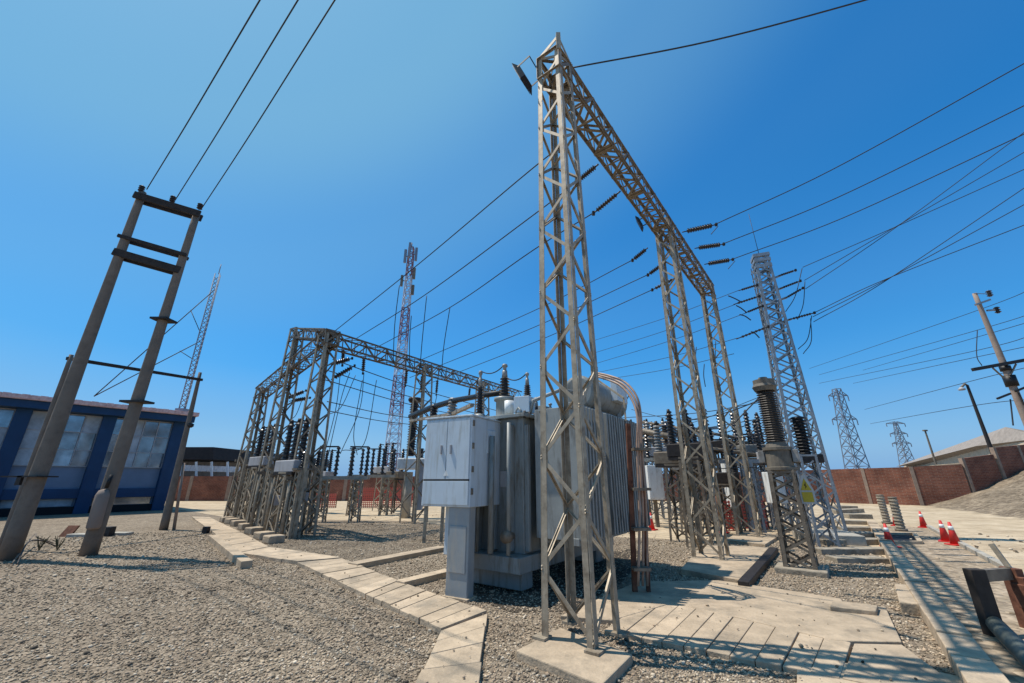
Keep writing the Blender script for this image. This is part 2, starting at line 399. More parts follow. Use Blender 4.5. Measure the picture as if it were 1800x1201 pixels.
# work slab beside the gantry foot
sz = .055
mb = MB(); h = lambda x, y: gp(x, y, sz)
slab = [h(985, 1082), h(1120, 1022), h(1262, 1020), h(1375, 1036), h(1478, 1052), h(1484, 1062), h(1556, 1066), h(1585, 1128), h(1470, 1126), h(1300, 1086), h(1180, 1060), h(1075, 1090)]
mb.poly(slab, -.05, sz); struct(mb.build('work_slab', CONC, bevel=.008))
mb = MB()
planks(mb, h(1062, 1106), h(1476, 1190), h(1140, 1050), h(1496, 1129), 10, z1=sz-.006, gap=.007)
struct(mb.build('trench_cover', CONC, bevel=.006))
mb = MB()
planks(mb, h(1478, 1190), h(1740, 1245), h(1500, 1131), h(1586, 1133), 1, z1=sz-.004)
mb.poly([h(1400, 1172), h(1480, 1162), h(1606, 1170), h(1690, 1186), h(1712, 1230), h(1400, 1230)], -.05, sz-.012)
struct(mb.build('end_slab', CONC, bevel=.006))
mb = MB(); kk = KB-KD*2.0; ke = KA+KD*9.0; N = 26
for i in range(N):
    a = kk.lerp(ke, i/N); b = kk.lerp(ke, (i+1)/N)
    a = a+KD*.015; b = b-KD*.015; s = .0 if i % 4 else .02
    mb.bar(V((a.x, a.y, .06+s/2)), V((b.x, b.y, .06+s/2)), .2+s, .26, wd=Z)
struct(mb.build('trench_kerb', CONC, bevel=.01))
kn = V((KD.y, -KD.x, 0))
sheet('trench_bed', [kk+kn*.13, ke+kn*.13, ke+kn*1.5, kk+kn*1.5], .006, ground_mat('trench_dirt', [(.27, .225, .165), (.40, .33, .25)], (1.5, 5, 20), .8, .04, vor=12))
mb = MB(); mb.bar(V((*(kk+kn*1.55).xy, .03)), V((*(ke+kn*1.55).xy, .03)), .14, .12, wd=Z); struct(mb.build('trench_edge', CONCG, bevel=.01))
# footing pads
def pad(pts, z, label, m=CONC):
    mb = MB(); mb.poly(pts, -.1, z); return tag(mb.build('footing_pad', m, bevel=.012), label, 'concrete footing', 'concrete pads under the big gantry columns')
T1 = V((.72, 4.93, 0)); T2 = V((4.17, 9.45, 0)); T3 = V((7.0, 13.1, 0))
pad([gp(907, 1143, .08), gp(1058, 1204, .08), gp(1112, 1150, .08), gp(985, 1103, .08)], .08, 'square pale concrete pad under the nearest gantry column')
pad([gp(1196, 1000, .1), gp(1302, 1019, .1), gp(1352, 962, .1), gp(1236, 956, .1)], .1, 'wide pale concrete pad under the middle gantry column')
pad([gp(1275, 948, .08), gp(1345, 957, .08), gp(1372, 940, .08), gp(1305, 932, .08)], .08, 'small concrete pad under the farthest gantry column')

# gravel stones (uncountable)
def in_poly(x, y, poly):
    r = False; j = len(poly)-1
    for i in range(len(poly)):
        xi, yi = poly[i][0], poly[i][1]; xj, yj = poly[j][0], poly[j][1]
        if (yi > y) != (yj > y) and x < (xj-xi)*(y-yi)/(yj-yi)+xi: r = not r
        j = i
    return r
PATHS = [[g(422, 970), g(473, 960), g(600, 980), g(700, 1020), g(858, 1073), g(838, 1206), g(800, 1500), g(640, 1500), g(728, 1206), g(777, 1106), g(643, 1043), g(523, 987)], [g(337, 908), g(369, 908), g(473, 960), g(422, 970)], slab,
         [h(1062, 1106), h(1140, 1050), h(1586, 1128), h(1740, 1245), h(1476, 1190)], [gp(907, 1143), gp(1058, 1204), gp(1112, 1150), gp(985, 1103)], [h(1400, 1172), h(1480, 1162), h(1690, 1186), h(1712, 1230), h(1400, 1230)]]
def stones():
    import itertools
    ico = []
    t = (1+5**.5)/2
    base = np.array([(-1,t,0),(1,t,0),(-1,-t,0),(1,-t,0),(0,-1,t),(0,1,t),(0,-1,-t),(0,1,-t),(t,0,-1),(t,0,1),(-t,0,-1),(-t,0,1)])/math.sqrt(1+t*t)
    F = np.array([(0,11,5),(0,5,1),(0,1,7),(0,7,10),(0,10,11),(1,5,9),(5,11,4),(11,10,2),(10,7,6),(7,1,8),(3,9,4),(3,4,2),(3,2,6),(3,6,8),(3,8,9),(4,9,5),(2,4,11),(6,2,10),(8,6,7),(9,8,1)])
    rng = np.random.default_rng(4); VS = []; n = 0; tries = 0
    while n < 105000 and tries < 700000:
        tries += 1
        d = 3.4*math.exp(rng.random()*1.7); a = R(-62+108*rng.random())
        x = d*math.sin(a); y = d*math.cos(a)
        if not in_poly(x, y, GR_POLY) or (any(in_poly(x, y, p) for p in PATHS) and rng.random() > .01): continue
        s = (.0055+.0125*rng.random()**1.6)*(1+.7*(rng.random() > .95))*(.72+.28*d/6)
        v = base*(1+rng.uniform(-.28, .28, (12, 1)))*np.array([1, rng.uniform(.6, 1), rng.uniform(.4, .75)])*s
        th = rng.random()*6.28; tl = rng.normal()*.4
        rx = np.array([[1,0,0],[0,math.cos(tl),-math.sin(tl)],[0,math.sin(tl),math.cos(tl)]]); rz = np.array([[math.cos(th),-math.sin(th),0],[math.sin(th),math.cos(th),0],[0,0,1]])
        VS.append(v@rx.T@rz.T+np.array([x, y, .004+s*.3+(.07 if any(in_poly(x, y, p) for p in PATHS[:2]) else .055 if any(in_poly(x, y, p) for p in PATHS[2:]) else 0)])); n += 1
    k = 0
    while k < 5000:                                             # scattered rubble on the sandy dirt
        d = 4+19*rng.random()**.8; a = R(-35+88*rng.random()); x = d*math.sin(a); y = d*math.cos(a)
        k += 1
        if in_poly(x, y, GR_POLY) or ground_z(x, y) > .9: continue
        if noise.noise(V((x*.45, y*.45, 7))) < .02: continue
        s = .008+.045*rng.random()**4
        v = base*(1+rng.uniform(-.3, .3, (12, 1)))*np.array([1, rng.uniform(.6, 1), rng.uniform(.4, .8)])*s
        th = rng.random()*6.28; rz = np.array([[math.cos(th),-math.sin(th),0],[math.sin(th),math.cos(th),0],[0,0,1]])
        VS.append(v@rz.T+np.array([x, y, ground_z(x, y)+s*.25])); n += 1
    A = np.concatenate(VS).astype(np.float32); FI = (np.arange(n)[:, None, None]*12+F[None]).reshape(-1, 3).astype(np.int32)
    me = bpy.data.meshes.new('gravel_stones'); me.vertices.add(len(A)); me.vertices.foreach_set('co', A.ravel())
    me.loops.add(FI.size); me.loops.foreach_set('vertex_index', FI.ravel()); me.polygons.add(len(FI))
    me.polygons.foreach_set('loop_start', np.arange(0, FI.size, 3, dtype=np.int32)); me.polygons.foreach_set('loop_total', np.full(len(FI), 3, dtype=np.int32))
    me.update(calc_edges=True); me.validate(); me.materials.append(STONE)
    o = bpy.data.objects.new('gravel_stones', me); COL.objects.link(o); o['kind'] = 'stuff'
    tag(o, 'loose grey and tan gravel stones covering the yard', 'gravel')
stones()

# ------------------------------------------------------------------ the big right-hand gantry
ga = thing('lattice_gantry', 'tall weathered steel lattice gantry in the foreground with three columns and a long top beam', 'gantry', T1)
ZT = 8.32
for p, top in ((T1, ZT), (T2, ZT), (T3, ZT)):
    lattice_column(ga, p, top, .295 if p is T1 else .3, .2, U, W, 1.0, .078, .042, STEEL, STEEL, z0=.08)
bd = (T3-T1).normalized()
lattice_beam(ga, T1-bd*.22+Z*8.07, T3+bd*.24+Z*8.07, .42, .46, 26, .075, .05, STEELD, STEELD)
mb = MB()
for p in (T1,):
    for i, j in ((-1, -1), (-1, 1), (1, 1), (1, -1)):
        mb.bar(p+U*i*.2+W*j*.2+Z*8.3, p-U*.2-W*.2+Z*8.52, .06, .012, wd=Z)
    mb.bar(p-U*.2-W*.2+Z*8.2, p-U*.2-W*.2+Z*8.56, .07, .07)
mb.build('peak', STEEL, ga)
# floodlights on the gantry
def flood(p, face, label, s=1.0):
    p = V(p); f = V(face).normalized(); t = thing('floodlight', label, 'floodlight', p, 'floodlights on the big gantry')
    x = f.cross(Z).normalized(); y = x.cross(f)
    mb = MB(); c = p
    q = []
    for k, (d, sc) in enumerate(((-.09, .6), (0, 1.0))):
        q += [c+f*d*s-x*.2*s*sc-y*.26*s*sc, c+f*d*s+x*.2*s*sc-y*.26*s*sc, c+f*d*s+x*.2*s*sc+y*.26*s*sc, c+f*d*s-x*.2*s*sc+y*.26*s*sc]
    mb.hexa(q); mb.build('housing', DARKST, t, bevel=.01)
    mb = MB(); mb.hexa([c+f*.004-x*.17*s-y*.22*s, c+f*.004+x*.17*s-y*.22*s, c+f*.004+x*.17*s+y*.22*s, c+f*.004-x*.17*s+y*.22*s]+[c+f*.012-x*.17*s-y*.22*s, c+f*.012+x*.17*s-y*.22*s, c+f*.012+x*.17*s+y*.22*s, c+f*.012-x*.17*s+y*.22*s])
    mb.build('lens', DARKST, t)
    mb = MB(); mb.bar(c-f*.05*s-x*.22*s, c-f*.3*s-x*.22*s, .03, .008); mb.bar(c-f*.05*s+x*.22*s, c-f*.3*s+x*.22*s, .03, .008); mb.bar(c-f*.3*s-x*.22*s, c-f*.3*s+x*.22*s, .03, .008)
    mb.build('bracket', DARKST, t)
flood(ap(917, 140, 5.15), (-.8, .5, -.35), 'dark square floodlight at the top of the nearest gantry column')
flood(ap(1123, 394, 9.5), (-.85, .4, -.3), 'small dark floodlight near the top of the middle gantry column', .8)

# ------------------------------------------------------------------ left gantry
def colbase(px, py): return gp(px, py)
CC = V((-6.42, 13.3, 0)); LL = V((-11.6, 18.5, 0)); BB = V((-8.85, 15.6, 0))
EN = ap(912, 690, 25.5); EN = V((EN.x, EN.y, 0)); ZC = 6.35
DD = CC.lerp(EN, .36); EE = CC.lerp(EN, .70)
zl = 5.55
zend = ap(912, 692, 25.5).z
gb = thing('lattice_gantry', 'rusty lattice portal gantry of several columns and two top beams standing behind the left path', 'gantry', CC)
ang = (EN-CC).normalized(); angw = V((-ang.y, ang.x, 0))
for p, top, hb, ht in ((CC, ZC+.1, .36, .24), (LL, zl+.1, .36, .2), (BB, 7.5, .36, .2), (DD, ZC+(zend-ZC)*.36, .4, .26), (EE, ZC+(zend-ZC)*.7, .4, .26)):
    lattice_column(gb, p, top, hb, ht, ang, angw, .8, .085, .05, STEELD, STEEL, plates=False)
lattice_beam(gb, CC+Z*(ZC-.1)-ang*.3, EN+Z*(zend-.15), .5, .5, 26, .07, .05, STEELD, STEELD)
dl = (LL-CC).normalized()
lattice_beam(gb, CC+Z*(ZC-.1)-dl*.4, LL+Z*(zl-.1)+dl*.3, .5, .5, 13, .07, .05, STEELD, STEELD)
db = (BB-CC).normalized()
lattice_beam(gb, CC+Z*(ZC+.05), BB+Z*7.3, .4, .4, 7, .07, .05, STEELD, STEELD)

# ------------------------------------------------------------------ right mast (bright lattice)
TA = V((9.67, 13.84, 0))
ta = thing('lattice_tower', 'bright galvanised lattice tower with a lightning rod standing right of the big gantry', 'tower', TA)
lattice_column(ta, TA, 9.8, .52, .24, az(20), az(-70), .62, .085, .05, GALV, GALV, single=False, plates=False)
mb = MB()
for zz in (9.35, 9.6, 9.82):
    for i, j, k_, l_ in ((-1, -1, 1, -1), (1, -1, 1, 1), (1, 1, -1, 1), (-1, 1, -1, -1)):
        a = az(20)*.27; b = az(-70)*.27; mb.bar(TA+a*i+b*j+Z*zz, TA+a*k_+b*l_+Z*zz, .13, .02, wd=Z)
mb.build('head_frame', GALV, ta)
mb = MB(); mb.tube(TA+Z*9.8, ap(1316, 376, 13.84), .012, .008, 6); mb.build('lightning_rod', DARKST, ta)
mb = MB()
for k in range(28):
    zz = .6+k*.32; mb.bar(TA+az(-70)*.36+az(20)*-.2+Z*zz, TA+az(-70)*.36+az(20)*.2+Z*zz, .025, .025)
for s in (-.2, .2): mb.bar(TA+az(-70)*.37+az(20)*s+Z*.4, TA+az(-70)*.33+az(20)*s+Z*9.5, .035, .02)
mb.build('ladder', GALV, ta)
mb = MB(); mb.box(gp(1462, 945, .12)+V((0, .2, -.05)), (1.5, 1.3, .34), az(20)); tag(mb.build('footing_pad', CONCG, bevel=.02), 'grey concrete block under the bright lattice tower', 'concrete footing')
mb = MB()
for (x0, y0, x1, y1) in ((1328, 502, 1373, 484), (1331, 522, 1376, 506), (1338, 540, 1383, 523), (1346, 576, 1391, 561)):
    mb.bar(ap(x0, y0, 13.75), ap(x1, y1, 13.75), .07, .07)
mb.build('cross_bracket', GALV, ta)

# ------------------------------------------------------------------ insulator strings and conductors
def string(p, q, label, group, r=.07, n=9, m=PORC):
    p = V(p); q = V(q); t = thing('insulator_string', label, 'insulator', (p+q)/2, group)
    d = (q-p); a = p+d*.06; b = q-d*.06
    mb = MB(); mb.sheds(a, b, r*.55, r, n, 10); mb.build('insulator_discs', m, t)
    mb = MB(); mb.tube(p-d*.12, a, .018, n=6); mb.build('end_fitting', DARKST, t)
    mb = MB(); mb.tube(b, q+d*.1, .018, n=6); mb.box(q+d*.1, (.06, .06, .09)); mb.build('end_fitting', DARKST, t)
    return t
def wire(pts, label, group, r=.013, sag=0, cat='overhead wire', name='overhead_wire', m=None):
    pts = [V(p) for p in pts]; out = []
    if len(pts) == 2:
        for i in range(17):
            f = i/16; p = pts[0].lerp(pts[1], f); p.z -= sag*4*f*(1-f); out.append(p)
    else:
        q = [pts[0]*2-pts[1]]+pts+[pts[-1]*2-pts[-2]]
        for i in range(1, len(q)-2):
            for k in range(8):
                t = k/8; a, b, c, d = q[i-1], q[i], q[i+1], q[i+2]
                out.append(.5*((2*b)+(c-a)*t+(2*a-5*b+4*c-d)*t*t+(3*b-a-3*c+d)*t**3))
        out.append(pts[-1])
    mb = MB(); mb.path(out, r, 5)
    return tag(mb.build(name, m or WIRE), label, cat, group)
GS1 = 'insulator strings on the yard side of the big gantry'; GS2 = 'insulator strings on the open side of the big gantry'
WL = 'wires running from the big gantry to the left gantry'
bp = lambda s, z=8.0, o=0: T1+bd*s+W*o+Z*z
# bay one: three strings + wires to the left gantry
bay1 = [((992, 240), (985, 262), (935, 297), (735, 465), (590, 581), 'nearest the first column', 'highest'),
        ((1048, 292), (1016, 318), (935, 380), (745, 520), (625, 596), 'second from the first column', 'middle'),
        ((1086, 340), (1047, 372), (937, 440), (792, 540), (660, 612), 'third from the first column', 'lowest')]
dep = [(5.9, 6.1), (6.6, 6.9), (7.3, 7.6)]
for k, (a, b, c, d, e, w1, w2) in enumerate(bay1):
    d0, d1 = dep[k]
    string(ap(*a, d0), ap(*b, d1), 'dark insulator string under the big gantry beam, '+w1, GS1, .06, 9)
    wire([ap(*b, d1+.05), ap(*c, d1+.9), ap(*d, d1+4.5), ap(*e, 14.2+k*.9)], w2+' of the upper three wires from the big gantry down to the left gantry', WL, .014)
bay2 = [((1136, 438), (1114, 456), (935, 548), (700, 650), 10.0, 'beside the floodlight of the middle column', 'highest'), ((1163, 466), (1141, 482), (935, 577), (720, 664), 10.7, 'behind the middle column top', 'middle'), ((1185, 490), (1150, 508), (937, 603), (745, 678), 11.4, 'right of the middle column', 'lowest')]
for k, (a, b, c, e, d0, w1, w2) in enumerate(bay2):
    string(ap(*a, d0), ap(*b, d0+.35), 'short dark insulator string on the big gantry '+w1, GS1, .065, 7)
    wire([ap(*b, d0+.4), ap(*c, d0+4), ap(*e, 18.5+k)], w2+' of the lower three wires from the big gantry to the left gantry', WL, .014)
# open side strings with wires to the upper right
GR = 'wires leaving the big gantry to the right'
for k, (a, b, e, d0, w2) in enumerate((((1205, 407), (1254, 396), (1800, 112), 10.4, 'highest'), ((1226, 436), (1268, 430), (1800, 186), 11.2, 'middle'), ((1243, 464), (1284, 457), (1800, 236), 12.0, 'lowest'))):
    string(ap(*a, d0), ap(*b, d0-.1), w2+' of three dark insulator strings to the right of the gantry beam', GS2, .08, 10)
    A = ap(*b, d0-.15); E = ap(*e, d0*.66); M = ap((b[0]*.62+e[0]*.38), (b[1]*.62+e[1]*.38)+11, d0*.88); X = E+(E-M)*.8
    wire([A, M, E, X], w2+' of three wires running from the gantry beam to the upper right', GR, .014)
    if k != 1:
        wire([ap(b[0]+8, b[1]+2, d0-.2), ap(b[0]-4, b[1]+16, d0-.2)], 'short wire tail hanging from the '+w2+' string right of the beam', 'wire tails', .012, name='wire_tail')
wire([ap(1002, 120, 5.4), ap(1250, 72, 5.0), ap(1522, 0, 4.7), ap(1700, -55, 4.5)], 'single thick wire running from the gantry peak to the top of the sky', None, .014)
# wires from the pole frame over the camera
PW = 'three wires above the timber pole frame'
PT = [(258, 333, 460, -5, 'left'), (308, 352, 527, -5, 'middle'), (355, 366, 592, -5, 'right')]
for x0, y0, x1, y1, w in PT:
    a = gp(x0, y0, 9.35); b = gp(x1, y1, 9.3); wire([a, a.lerp(b, .5)-Z*.1, b, b+(b-a)*.5], w+' of the three wires rising from the leaning-looking pole frame', PW, .013)
# tower A strings and wires
GA = 'insulator strings on the bright lattice tower'
for (x0, y0, x1, y1, l) in ((1302, 510, 1328, 502, 'topmost on its left side'), (1294, 534, 1331, 522, 'second on its left side'), (1313, 549, 1338, 539, 'third on its left side'), (1300, 594, 1346, 576, 'lowest on its left side'),
                             (1372, 484, 1396, 476, 'topmost on its right side'), (1375, 506, 1404, 495, 'second on its right side'), (1383, 523, 1409, 508, 'third on its right side'), (1391, 561, 1428, 551, 'lowest on its right side')):
    string(ap(x0, y0, 13.6), ap(x1, y1, 13.6), 'dark insulator string at the bright tower, '+l, GA, .045, 7)
GW = 'wires leaving the bright tower to the right'
for pts, l in (([(1411, 470), (1572, 400), (1800, 298)], 'upper bundle wire that stays lowest after the crossing'), ([(1414, 493), (1569, 402), (1800, 268)], 'upper bundle wire in the middle after the crossing'), ([(1416, 508), (1572, 402), (1796, 236)], 'upper bundle wire that climbs steepest after the crossing'),
               ([(1427, 552), (1550, 494), (1800, 396)], 'lower bundle wire that stays lowest at the right'), ([(1429, 557), (1550, 496), (1800, 360)], 'lower bundle wire in the middle at the right'), ([(1430, 566), (1552, 497), (1800, 331)], 'lower bundle wire that climbs steepest at the right')):
    P = [ap(*pts[0], 13.6), ap(*pts[1], 12.4), ap(*pts[2], 10.5)]; P.append(P[-1]*1.35-P[-2]*.35)
    wire(P, l+', from the bright tower', GW, .013)
for (x0, y0, x1, y1, xm, ym, l) in ((1410, 472, 1381, 548, 1398, 520, 'left upper'), (1415, 495, 1402, 562, 1412, 535, 'right upper'), (1427, 555, 1403, 614, 1420, 595, 'left lower'), (1425, 560, 1412, 622, 1426, 600, 'right lower')):
    wire([ap(x0, y0, 13.5), ap(xm, ym, 13.5), ap(x1, y1, 13.6)], l+' jumper loop hanging at the right of the bright tower', 'jumper loops on the bright tower', .014, name='jumper_loop')
for (x0, y0, x1, y1, l) in ((1300, 510, 1040, 600, 'uppermost'), (1293, 535, 1040, 622, 'second'), (1312, 550, 1045, 640, 'third'), (1298, 594, 1050, 655, 'fourth'), (1290, 622, 1060, 668, 'fifth'), (1330, 700, 1130, 770, 'lowest')):
    wire([ap(x0, y0, 13.6), ap((x0+x1)/2, (y0+y1)/2+4, 17), ap(x1, y1, 22)], l+' thin wire running left from the bright tower behind the gantry', 'thin wires behind the big gantry', .011)
for (x0, y0, x1, y1, xm, ym, l) in ((1280, 520, 1305, 532, 1292, 525, 'upper'), (1294, 537, 1313, 550, 1303, 542, 'middle'), (1300, 553, 1320, 563, 1310, 556, 'lower'), (1320, 583, 1335, 594, 1327, 586, 'lowest')):
    wire([ap(x0, y0, 13.4), ap(xm, ym, 13.4), ap(x1, y1, 13.4)], l+' short dark spacer wire left of the bright tower', 'spacers left of the bright tower', .022, name='wire_spacer')
# far wires to the right
for k, (x0, y0, x1, y1, x2, y2) in enumerate(((1423, 648, 1712, 548, 1830, 500), (1440, 659, 1720, 580, 1830, 545), (1517, 651, 1717, 593, 1830, 560), (1440, 674, 1700, 620, 1830, 585), (1500, 674, 1697, 632, 1830, 604), (1520, 720, 1700, 672, 1830, 640), (1530, 745, 1700, 715, 1830, 700))):
    wire([ap(x0, y0, 60), ap(x1, y1, 34), ap(x2, y2, 27)], ('highest', 'second', 'third', 'fourth', 'fifth', 'sixth', 'lowest')[k]+' of the faint far wires crossing behind the right pole', 'faint far wires at the right', .025)

# ------------------------------------------------------------------ pole frame at the left
P1 = V((-10.72, 9.62, 0)); P2 = V((-9.58, 10.2, 0))
pf = thing('pole_frame', 'tall two-pole concrete frame with dark crossarms on the left gravel', 'pole frame', (P1+P2)/2)
def pole(parent, b, top, r0, r1, m, z0=0, name='pole', n=14):
    mb = MB(); k = 14; pts = [V((b.x, b.y, z0)).lerp(V((top.x, top.y, top.z)), i/k) for i in range(k+1)]
    mb.path(pts, [r0+(r1-r0)*i/k for i in range(k+1)], n); return mb.build(name, m, parent)
tp1 = ap(249, 343, 9.62); tp2 = ap(346, 377, 10.2)
pole(pf, P1, tp1+Z*.1, .17, .09, POLE); pole(pf, P2, tp2+Z*.1, .165, .085, POLE)
def crossarm(a, b, w, ext=.12, name='crossarm'):
    d = (b-a).normalized(); mb = MB()
    for s in (-1, 1):
        o = V((-d.y, d.x, 0))*s*.12; mb.bar(a-d*ext+o, b+d*ext+o, w, .06, wd=Z)
    return mb.build(name, WOODD, pf)
def on(p, t, py, px): return ap(px, py, p.y)
crossarm(on(P1, tp1, 349, 247), on(P2, tp2, 378, 345), .2)
crossarm(on(P1, tp1, 420, 218), on(P2, tp2, 450, 322), .09, .1)
crossarm(on(P1, tp1, 447, 207), on(P2, tp2, 477, 313), .2, .06)
for p in (ap(247, 337, 9.55), ap(302, 355, 9.9), ap(350, 368, 10.15)):
    mb = MB(); mb.sheds(p, p+Z*.2, .04, .075, 3, 10); mb.build('pin_insulator', PORC, pf)
mb = MB(); c = ap(288, 563, 10.2)
mb.bar(c-V((.22, .0, 0)), c+V((.22, .0, 0)), .05, .4, wd=Z); mb.build('clamp', DARKST, pf)
mb = MB(); c = ap(241, 707, 10.2); mb.bar(c-V((.3, 0, 0)), c+V((.3, 0, 0)), .05, .35, wd=Z); mb.build('clamp', DARKST, pf)
mb = MB(); c = ap(53, 838, 9.6); mb.bar(c-V((.4, 0, 0)), c+V((.4, 0, 0)), .03, .46, wd=Z); mb.box(c+V((.02, -.2, -.08)), (.1, .06, .2)); mb.build('clamp', DARKST, pf)
mb = MB(); mb.lathe(ap(170, 930, 10.05)-V((.06, .03, 0)), ap(190, 860, 10.05)-V((.06, .03, 0)), [(0, .1), (.05, .13), (.85, .13), (.97, .09), (1, .02)], 12); mb.build('cable_cover', POLEW, pf)
mb = MB(); mb.tube(ap(187, 858, 10.0), ap(196, 835, 10.0), .04, n=8); mb.build('cable_end', BLACKR, pf)
# low cable frame behind
Q1 = V((-12.3, 11.3, 0)); Q3 = gp(287, 932)
lf = thing('pole_frame', 'low thin-pole frame with one long dark crossbar behind the tall pole frame', 'pole frame', Q3)
q1t = ap(126, 624, 11.0); Q1 = V((q1t.x, q1t.y, 0)); pole(lf, Q1, q1t, .06, .05, POLE); q3t = ap(352, 655, Q3.y)
pole(lf, Q3, q3t, .13, .055, POLE)
mb = MB(); mb.bar(ap(118, 630, 10.95), ap(355, 668, Q3.y), .09, .09, wd=Z); mb.build('crossbar', WOODD, lf)
mb = MB(); mb.tube(Q3+V((.28, .1, 0)), V((q3t.x*.985, Q3.y+.1, 2.2)), .05, .04, 8); mb.build('cable_riser', POLEW, lf)
mb = MB(); c = ap(335, 748, Q3.y); mb.bar(c-V((.25, 0, 0)), c, .03, .03); mb.lathe(c-Z*.08, c+Z*.08, [(0, .05), (.3, .1), (.8, .1), (1, .04)], 10); mb.build('lamp', DARKST, lf)

# small things on the left gravel
mb = MB(); c = gp(114, 944); mb.hexa([c+V(p) for p in ((-.18,-.03,0),(.16,-.03,0),(.16,.03,0),(-.18,.03,0),(-.12,.12,.3),(.2,.12,.3),(.2,.17,.3),(-.12,.17,.3))]); tag(mb.build('steel_plate', RUST), 'rusty brown plate leaning up from the left gravel', 'steel plate')
mb = MB(); c = gp(189, 943); mb.box(c+Z*.13, (.22, .2, .28)); tag(mb.build('junction_box', DARKST, bevel=.01), 'small dark box on the gravel behind the second pole', 'box')
mb = MB(); mb.box(gp(150, 944)+Z*.04, (.9, .3, .1)); mb.box(gp(212, 941)+Z*.04, (.55, .3, .09)); tag(mb.build('flat_stone_edging', CONCG, bevel=.015), 'low flat concrete pieces in a line on the left gravel', 'edging')
mb = MB(); c = gp(361, 938); mb.box(c+Z*.1, (.16, .16, .2)); tag(mb.build('junction_box', DARKST, bevel=.01), 'small black box at the edge of the path', 'box')
for k, (a, b, m_) in enumerate((((22, 990), (66, 945), (60, 940)), ((30, 992), (70, 950), (48, 955)))):
    A = gp(*a, .05); B = gp(*b, .25); wire([A, gp(*m_, .3), B, gp(b[0]+28, b[1]+10, .02)], ('paler', 'darker')[k]+' thin cable sticking up beside the leftmost pole foot', 'cables at the pole foot', .014, cat='cable', name='loose_cable', m=(POLE, DARKST)[k])
for k, (x, y) in enumerate(((68, 968), (100, 968))):
    c = gp(x, y); mb = MB()
    for j in range(24):
        a = random.random()*6.28; l = random.uniform(.1, .34); mb.bar(c, c+V((math.cos(a)*l*.35, math.sin(a)*l*.35, l)), .012, .004)
    tag(mb.build('weed', FOLGREEN), ('left', 'right')[k]+' of two dry weed tufts near the leftmost pole', 'plant', 'dry weeds')

# ------------------------------------------------------------------ blue building
E0 = gp(286, 897); OV = .3
bl = thing('blue_building', 'navy blue control building with big mirrored windows and pink roof edge', 'building', E0)
NF = -W                                            # facade normal (towards the yard)
def fb(s, z, o=0): return E0-U*s+NF*o+Z*z          # s metres left along the facade
def fbox(mb, s0, s1, z0, z1, o0, o1): mb.hexa([fb(s0, z0, o0), fb(s0, z0, o1), fb(s1, z0, o1), fb(s1, z0, o0), fb(s0, z1, o0), fb(s0, z1, o1), fb(s1, z1, o1), fb(s1, z1, o0)])
HB = ap(310, 745, E0.y).z; HB = 4.95
mb = MB(); fbox(mb, 0, 18, 0, HB, -9, -.25); mb.build('wall', SLATE, bl)
mb = MB(); fbox(mb, -OV, 18.5, HB-.02, HB+.36, -9.4, .55); mb.build('fascia', BLUE, bl, bevel=.02)
mb = MB()
for i in range(64):
    s = -OV-.1+i*.3; fbox(mb, s, s+.27, HB+.40, HB+.58+.015*(i % 2), -9.6, .72)
fbox(mb, -OV-.1, 19, HB+.36, HB+.565, -9.6, .7)
mb.build('roof', ROOFP, bl)
cols = [0, 3.1, 6.2, 9.3, 12.4]
for s in cols:
    mb = MB(); fbox(mb, s, s+.55, 0, HB-.02, -.3, .12); mb.build('pillar', BLUE, bl, bevel=.01)
mb = MB(); fbox(mb, .55, 18, .75, 1.2, -.26, .02); mb.build('band', BLUE, bl)
mb = MB(); fbox(mb, .55, 18, 0, .35, -.26, .04); mb.build('plinth', DARKV, bl)
for a, b in zip(cols[:-1], cols[1:]):
    s0, s1 = a+.55, b
    fr = MB(); n = 4
    for i in range(n+1):
        s = s0+(s1-s0)*i/n; fbox(fr, s-.018, s+.018, 2.3, HB-.05, -.25, -.15)
    for zz in (2.3, 3.1, 4.0, HB-.07): fbox(fr, s0, s1, zz-.018, zz+.018, -.25, -.16)
    f = fr.build('window', GREYW, bl)
    for i in range(n):
        for j, (z0, z1) in enumerate(((2.32, 3.08), (3.12, 3.98), (4.02, HB-.09))):
            pm = MB(); a0 = s0+(s1-s0)*i/n+.03; a1 = s0+(s1-s0)*(i+1)/n-.03; tl = random.uniform(-.02, .02); t2 = random.uniform(-.02, .02)
            pm.add([fb(a0, z0, -.19+tl), fb(a1, z0, -.19-tl), fb(a1, z1, -.19-tl+t2), fb(a0, z1, -.19+tl+t2)], [(0, 1, 2, 3)])
            pm.build('pane', GLINT if random.random() > .25 else BLIND, f)
    lw = MB(); fbox(lw, s0+.1, s1-.1, .38, .72, -.25, -.2); lw.build('low_window', BLIND if a else GLINT, bl)
# lattice radio mast on the roof, guyed
MT = ap(387, 482, 26.2); MBASE = ap(319, 728, 26.2)
MX = V((MBASE.x, MBASE.y, 0))
rm = thing('radio_mast', 'thin guyed lattice mast standing on the blue building roof', 'mast', MX+Z*HB)
mb = MB(); hh = MT.z; zz = HB+.4; k = 0; pr = [V((math.cos(R(a)), math.sin(R(a)), 0))*.2 for a in (90, 210, 330)]
while zz < hh-.3:
    for i in range(3):
        mb.bar(MX+pr[i]+Z*zz, MX+pr[(i+1) % 3]+Z*(zz+.34), .03, .03)
    zz += .34
for i in range(3): mb.tube(MX+pr[i]+Z*(HB-.2), MX+pr[i]+Z*hh, .035, n=5)
mb.tube(MX+Z*hh, MX+Z*(hh+.8), .03, n=5); mb.box(MX+Z*(HB+.6), (.55, .55, .9))
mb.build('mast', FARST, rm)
ga_ = ap(165, 697, 24.0)
